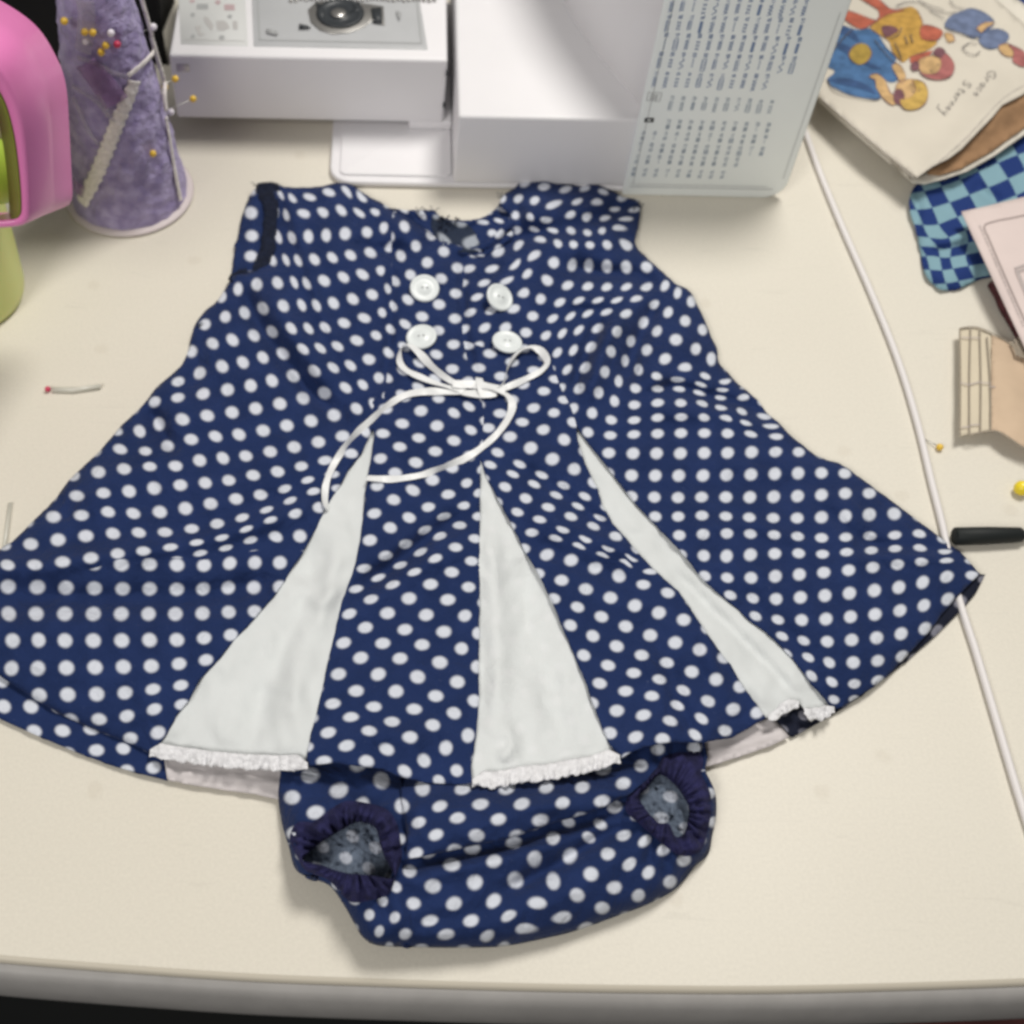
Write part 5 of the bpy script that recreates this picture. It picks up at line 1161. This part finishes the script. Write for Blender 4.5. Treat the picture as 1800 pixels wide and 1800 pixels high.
def prn(name, pts, m_, lift=.0004, step=6, zf=zenv, par=env, smooth=True):
    ol = crom(pts, step, True) if smooth else lin(pts, step, True)
    o = sheet(name, ol, lambda V: zf(V) + lift, m_, par, 12, thick=0)
    if par is env and 'fold' not in name:
        P = np.vstack([ol, ol[:1]]); z = zf(P) + lift + .0002; bm = bmesh.new(); Q = [Vector(q) for q in at_np(P, z)]; prev = None; n = len(Q)
        for i in range(n):
            t = Q[(i + 1) % (n - 1)] - Q[i - 1 if i else n - 2]; s_ = t.cross(Vector((0, 0, 1))).normalized() * (.00016 + .00014 * math.sin(i * .9)); cur = (bm.verts.new(Q[i] - s_), bm.verts.new(Q[i] + s_))
            if prev: bm.faces.new((prev[0], prev[1], cur[1], cur[0]))
            prev = cur
        bm_obj('printed_contour', bm, PRN['plum'] if 'smock' not in name and 'dress' not in name and 'bonnet' not in name else PRN['denimdark'], o)
    return o
k4 = lambda *a: [(1350 + x / 4, y / 4) for x, y in a]
# child in blue smock
prn('printed_smock', k4((470,170),(560,190),(640,210),(720,200),(780,250),(830,330),(900,410),(880,480),(910,560),(860,580),(790,540),(750,560),(790,690),(700,695),(560,660),(440,600),(415,560),(470,500),(390,440),(440,280)), PRN['denim'], .00035)
prn('printed_smock_fold', k4((480,300),(560,320),(700,430),(800,480),(760,490),(640,430),(500,340)), PRN['denimdark'], .0006)
prn('printed_smock_fold', k4((430,560),(560,550),(700,600),(760,660),(640,620),(500,590)), PRN['denimdark'], .0006)
prn('printed_smock_fold', k4((470,170),(600,220),(640,300),(560,250),(460,220)), PRN['denimdark'], .0006)
prn('printed_badge', k4((570,370),(620,310),(690,310),(730,370),(700,430),(640,455),(585,420)), PRN['gold'], .0008)
prn('printed_arm', k4((710,540),(760,515),(820,560),(860,650),(920,700),(880,740),(810,690),(760,610),(755,560)), PRN['skin'], .0008)
prn('printed_arm', k4((870,460),(900,440),(940,470),(970,540),(940,590),(910,540)), PRN['skin'], .0008)
prn('printed_face', k4((900,600),(960,560),(1040,560),(1060,640),(1010,700),(920,690)), PRN['skin'], .0009)
prn('printed_hair', k4((1020,560),(1090,575),(1125,640),(1110,720),(1040,768),(960,765),(925,700),(990,690),(1040,640)), PRN['blonde'], .0011)
prn('printed_collar', k4((890,640),(940,630),(960,690),(930,740),(890,720)), PRN['plum'], .0010)
# child in yellow top and coral tights
prn('printed_top', k4((720,190),(850,90),(1010,45),(1050,70),(1090,170),(1080,250),(1190,290),(1130,350),(1000,400),(950,440),(880,370),(850,290),(780,240)), PRN['ochre'], .0004)
prn('printed_tights', k4((640,-20),(760,-20),(860,60),(960,70),(850,100),(730,170),(640,200),(510,110),(500,60),(620,90),(760,140),(780,80),(700,20)), PRN['coral'], .0005)
prn('printed_sleeve', k4((1080,180),(1150,180),(1230,220),(1190,280),(1080,270)), PRN['coral'], .0008)
prn('printed_hand', k4((1240,230),(1300,240),(1315,285),(1270,300)), PRN['skin'], .0008)
prn('printed_face', k4((1060,420),(1160,390),(1230,440),(1200,510),(1120,530),(1065,490)), PRN['skin'], .0009)
prn('printed_hair', k4((1180,340),(1260,380),(1310,450),(1290,530),(1210,560),(1120,545),(1060,500),(1110,520),(1190,510),(1220,440)), PRN['rose'], .0011)
prn('printed_curl', k4((1000,470),(1030,430),(1065,450),(1060,490),(1020,500)), PRN['plum'], .0011); prn('printed_curl', k4((1160,370),(1200,330),(1250,360),(1230,400),(1180,395)), PRN['plum'], .0013)
prn('printed_waist', k4((1000,400),(1100,370),(1160,355),(1120,400),(1060,430),(1000,440)), PRN['coral'], .0007)
prn('printed_cuff', k4((800,190),(860,180),(920,210),(880,240),(830,260)), PRN['plum'], .0008)
# child in slate dress
prn('printed_dress', k4((1245,190),(1290,110),(1380,70),(1440,58),(1530,90),(1590,150),(1560,200),(1490,250),(1440,270),(1380,240)), PRN['slate'], .0005)
prn('printed_bonnet', k4((1480,280),(1530,220),(1620,200),(1690,240),(1680,290),(1600,340),(1530,335)), PRN['slate'], .0006)
prn('printed_arm', k4((1465,200),(1530,155),(1600,160),(1540,190),(1500,230)), PRN['skin'], .0009)
prn('printed_face', k4((1620,320),(1690,305),(1740,340),(1720,400),(1650,380)), PRN['skin'], .0007); prn('printed_hair', k4((1690,310),(1800,360),(1830,440),(1800,470),(1720,430),(1730,360)), PRN['rose'], .0009)
# brush lines and the name written on the envelope
def lines(name, polys, w, m_, zf, par, lift=.0006):
    if name == 'printed_line' and len(polys) > 1:
        for q in polys: lines(name, [q], w, m_, zf, par, lift)
        return
    bm = bmesh.new()
    for pl_ in polys:
        P = crom(pl_, 2.5) if len(pl_) > 2 else lin(pl_, 4); z = zf(P[:, :2]) + lift; Q = [Vector(q) for q in at_np(P[:, :2], z)]; n = len(Q); prev = None
        for i in range(n):
            t = (Q[min(i + 1, n - 1)] - Q[max(i - 1, 0)]); s = t.cross(Vector((0, 0, 1))).normalized() * w / 2; cur = (bm.verts.new(Q[i] - s), bm.verts.new(Q[i] + s))
            if prev: bm.faces.new((prev[0], prev[1], cur[1], cur[0]))
            prev = cur
    return bm_obj(name, bm, m_, par)
lines('printed_outline', [k4((900,45),(960,15),(1060,10),(1150,40),(1240,70)), k4((1060,0),(1160,70),(1280,90),(1320,80)), k4((1280,0),(1310,40),(1380,60)), k4((1140,70),(1200,110),(1240,130)), k4((1250,190),(1380,240),(1490,270)), k4((1365,330),(1400,370),(1460,385),(1490,360)), k4((1370,330),(1420,300),(1470,310)),
  k4((940,190),(920,240),(860,270)), k4((890,300),(920,360),(940,420)), k4((960,250),(980,310)), k4((1000,240),(1020,300)), k4((600,200),(500,300),(400,440)), k4((750,280),(850,400),(900,440)), k4((420,560),(480,640),(700,695),(790,690)), k4((1000,590),(1015,600)), k4((1010,640),(1030,650)), k4((1190,450),(1205,455)), k4((1140,490),(1160,500))], .0007, PRN['ink'], zenv, env, .0014)
def script(word, o, right, up, s, seed):
    """handwriting as strokes; o start, right/up unit vectors in the photo, s letter height"""
    G = {'G': [[(.8,.8),(.5,1),(.1,.7),(.1,.3),(.5,0),(.85,.2),(.85,.5),(.5,.5)]], 'r': [[(.1,0),(.1,.5)], [(.1,.35),(.3,.5),(.5,.45)]], 'a': [[(.5,.5),(.2,.5),(.1,.2),(.3,0),(.5,.2),(.5,.5),(.55,0)]], 'c': [[(.5,.42),(.25,.5),(.1,.25),(.25,0),(.5,.08)]],
         'e': [[(.1,.25),(.5,.3),(.3,.52),(.1,.25),(.25,0),(.5,.08)]], 'S': [[(.7,.85),(.4,1),(.1,.75),(.4,.5),(.7,.25),(.4,0),(.1,.15)]], 't': [[(.3,.9),(.3,.1),(.5,0)], [(.1,.6),(.55,.6)]], 'n': [[(.1,0),(.1,.5)], [(.1,.3),(.35,.52),(.5,.3),(.5,0)]],
         'y': [[(.1,.5),(.2,.1),(.45,.1)], [(.55,.5),(.45,0),(.3,-.9)], [(.3,-.9),(-.15,-.95)]]}
    x = 0; out = []
    for ch in word:
        for st in G[ch]:
            out.append([(o[0] + (x + px_) * s * right[0] + py_ * s * up[0], o[1] + (x + px_) * s * right[1] + py_ * s * up[1]) for px_, py_ in st])
        x += 1.05 if ch in 'GS' else .68
    return out
rt = np.array([-.56, .83]); upv = np.array([.83, .56])
lines('handwritten_name', script('Grace', (1741, 121), rt, upv, 15, 1) + script('Sterney', (1697, 139), rt, upv, 14.5, 2), .00050, PRN['ink'], zenv, env, .0006)
lines('fold_line', [[(1445,174),(1500,222),(1560,272),(1606,312)], [(1650,285),(1700,240),(1760,176),(1800,150)]], .0006, PRN['pale'], zenv, env, .0004)

# pale pink instruction sheet
ps = thing('instruction_sheet', at(1780, 470, 0), 'pale pink printed sheet with a ruled frame at the right edge over the checked cloth', 'paper sheet')
def zps(V): return .0185 + .0012 * vnoise(V, 120, 3.1, 2) - .00002 * (V[:, 1] - 370)
sheet('paper', lin([(1690,372),(1735,362),(1800,346),(1960,310),(2050,520),(1880,780),(1800,608),(1745,490)], 10, True), zps, M_pinkpaper, ps, 12, thick=.0004)
lines('printed_frame', [[(1737,392),(1731,396),(1731,404),(1737,416)], [(1737,416),(1760,470),(1800,560),(1860,690)], [(1737,392),(1760,386),(1800,378),(1960,340)]], .0010, M_pline, zps, ps, .0004)
tl = []
for k in range(26):
    a = np.array([1722, 396]) + np.array([.40, .917]) * (k * 7.6); b = a + np.array([.40, .917]) * rr.uniform(3, 6.5); tl.append([tuple(a), tuple(b)])
lines('printed_text', tl, .0009, M_pline2, zps, ps, .0004)
lines('printed_picture', [[(1784,472),(1830,455)], [(1786,475),(1830,580)], [(1790,480),(1832,575)], [(1788,478),(1830,462)]], .0016, M_pline2, zps, ps, .0005)
# scrap of dark red trim under the sheet
o = bm_obj('trim_scrap', tube_bm([at(x, y, z) for x, y, z in crom([(1745,500,.004),(1757,520,.005),(1765,540,.004),(1780,565,.003),(1800,600,.003)], 4)], .003), mat('dark_red_trim', (.10, .03, .035), .9, noise_amt=.6, noise_scale=200)); meta(o, 'dark red twisted trim showing under the left edge of the pink sheet', 'trim')

# tan pattern tissue
pt = thing('pattern_tissue', at(1760, 680, 0), 'folded tan pattern tissue printed with parallel lines at the right edge', 'pattern tissue')
def zpt(V): return .0075 + .0010 * vnoise(V, 60, 4.4, 2) + fold(V, [(1760,600),(1770,690),(1780,780)], 30, .002, False)
sheet('tissue', lin([(1743,588),(1772,600),(1790,606),(1900,610),(1900,830),(1800,786),(1752,757),(1742,757)], 8, True), zpt, M_tan, pt, 8, thick=.0004)
sheet('tissue_margin', lin([(1686,577),(1720,576),(1743,587),(1747,700),(1744,758),(1704,763),(1686,767)], 8, True), lambda V: zpt(V) - .0006, M_tanpale, pt, 8, thick=.0003)
lines('printed_line', [[(1687,578),(1688,670),(1687,766)], [(1706,577),(1704,660),(1704,763)], [(1722,579),(1724,670),(1723,760)], [(1735,592),(1741,680),(1741,757)]], .0009, M_tanline, zpt, pt, .0004)
lines('printed_line', [[(1687,577),(1720,576),(1770,600),(1798,628)], [(1704,765),(1752,758),(1800,787),(1880,830)]], .0010, M_tanline, zpt, pt, .0005)
lines('printed_line', [[(1690,593),(1705,594)], [(1706,593),(1722,594)], [(1688,672),(1704,677)], [(1704,676),(1722,671)], [(1722,672),(1742,674)], [(1690,751),(1704,750)], [(1705,747),(1722,746)], [(1738,680),(1750,680)]], .0007, M_pline2, zpt, pt, .0005)
lines('tissue_twist', [[(1778,600),(1784,612),(1788,625)], [(1784,596),(1790,612),(1794,628)], [(1790,592),(1795,610),(1800,630)]], .0016, M_tanline, lambda V: zpt(V) + .002, pt, .001)

# black handle
hb_ = at(1677, 943, .0048); he = at(1797, 940, .0044)
hd = thing('seam_ripper', at(1677, 943, 0), 'matte black tool handle lying beside the right tip of the dress', 'tool')
d = (he - hb_)
bm_obj('grip', tube_bm([hb_, hb_ + d * .02, hb_ + d * .5, hb_ + d * .97, he], [.0038, .0046, .0045, .0038, .0030], seg=20), M_black, hd)
bm_obj('ferrule', tube_bm([he, he + d * .35], [.0024, .0020], seg=14), M_metal, hd)

for o in list(COL.objects):
    if o.type == 'MESH' and len(o.data.polygons) == 0: print('EMPTY', o.name)
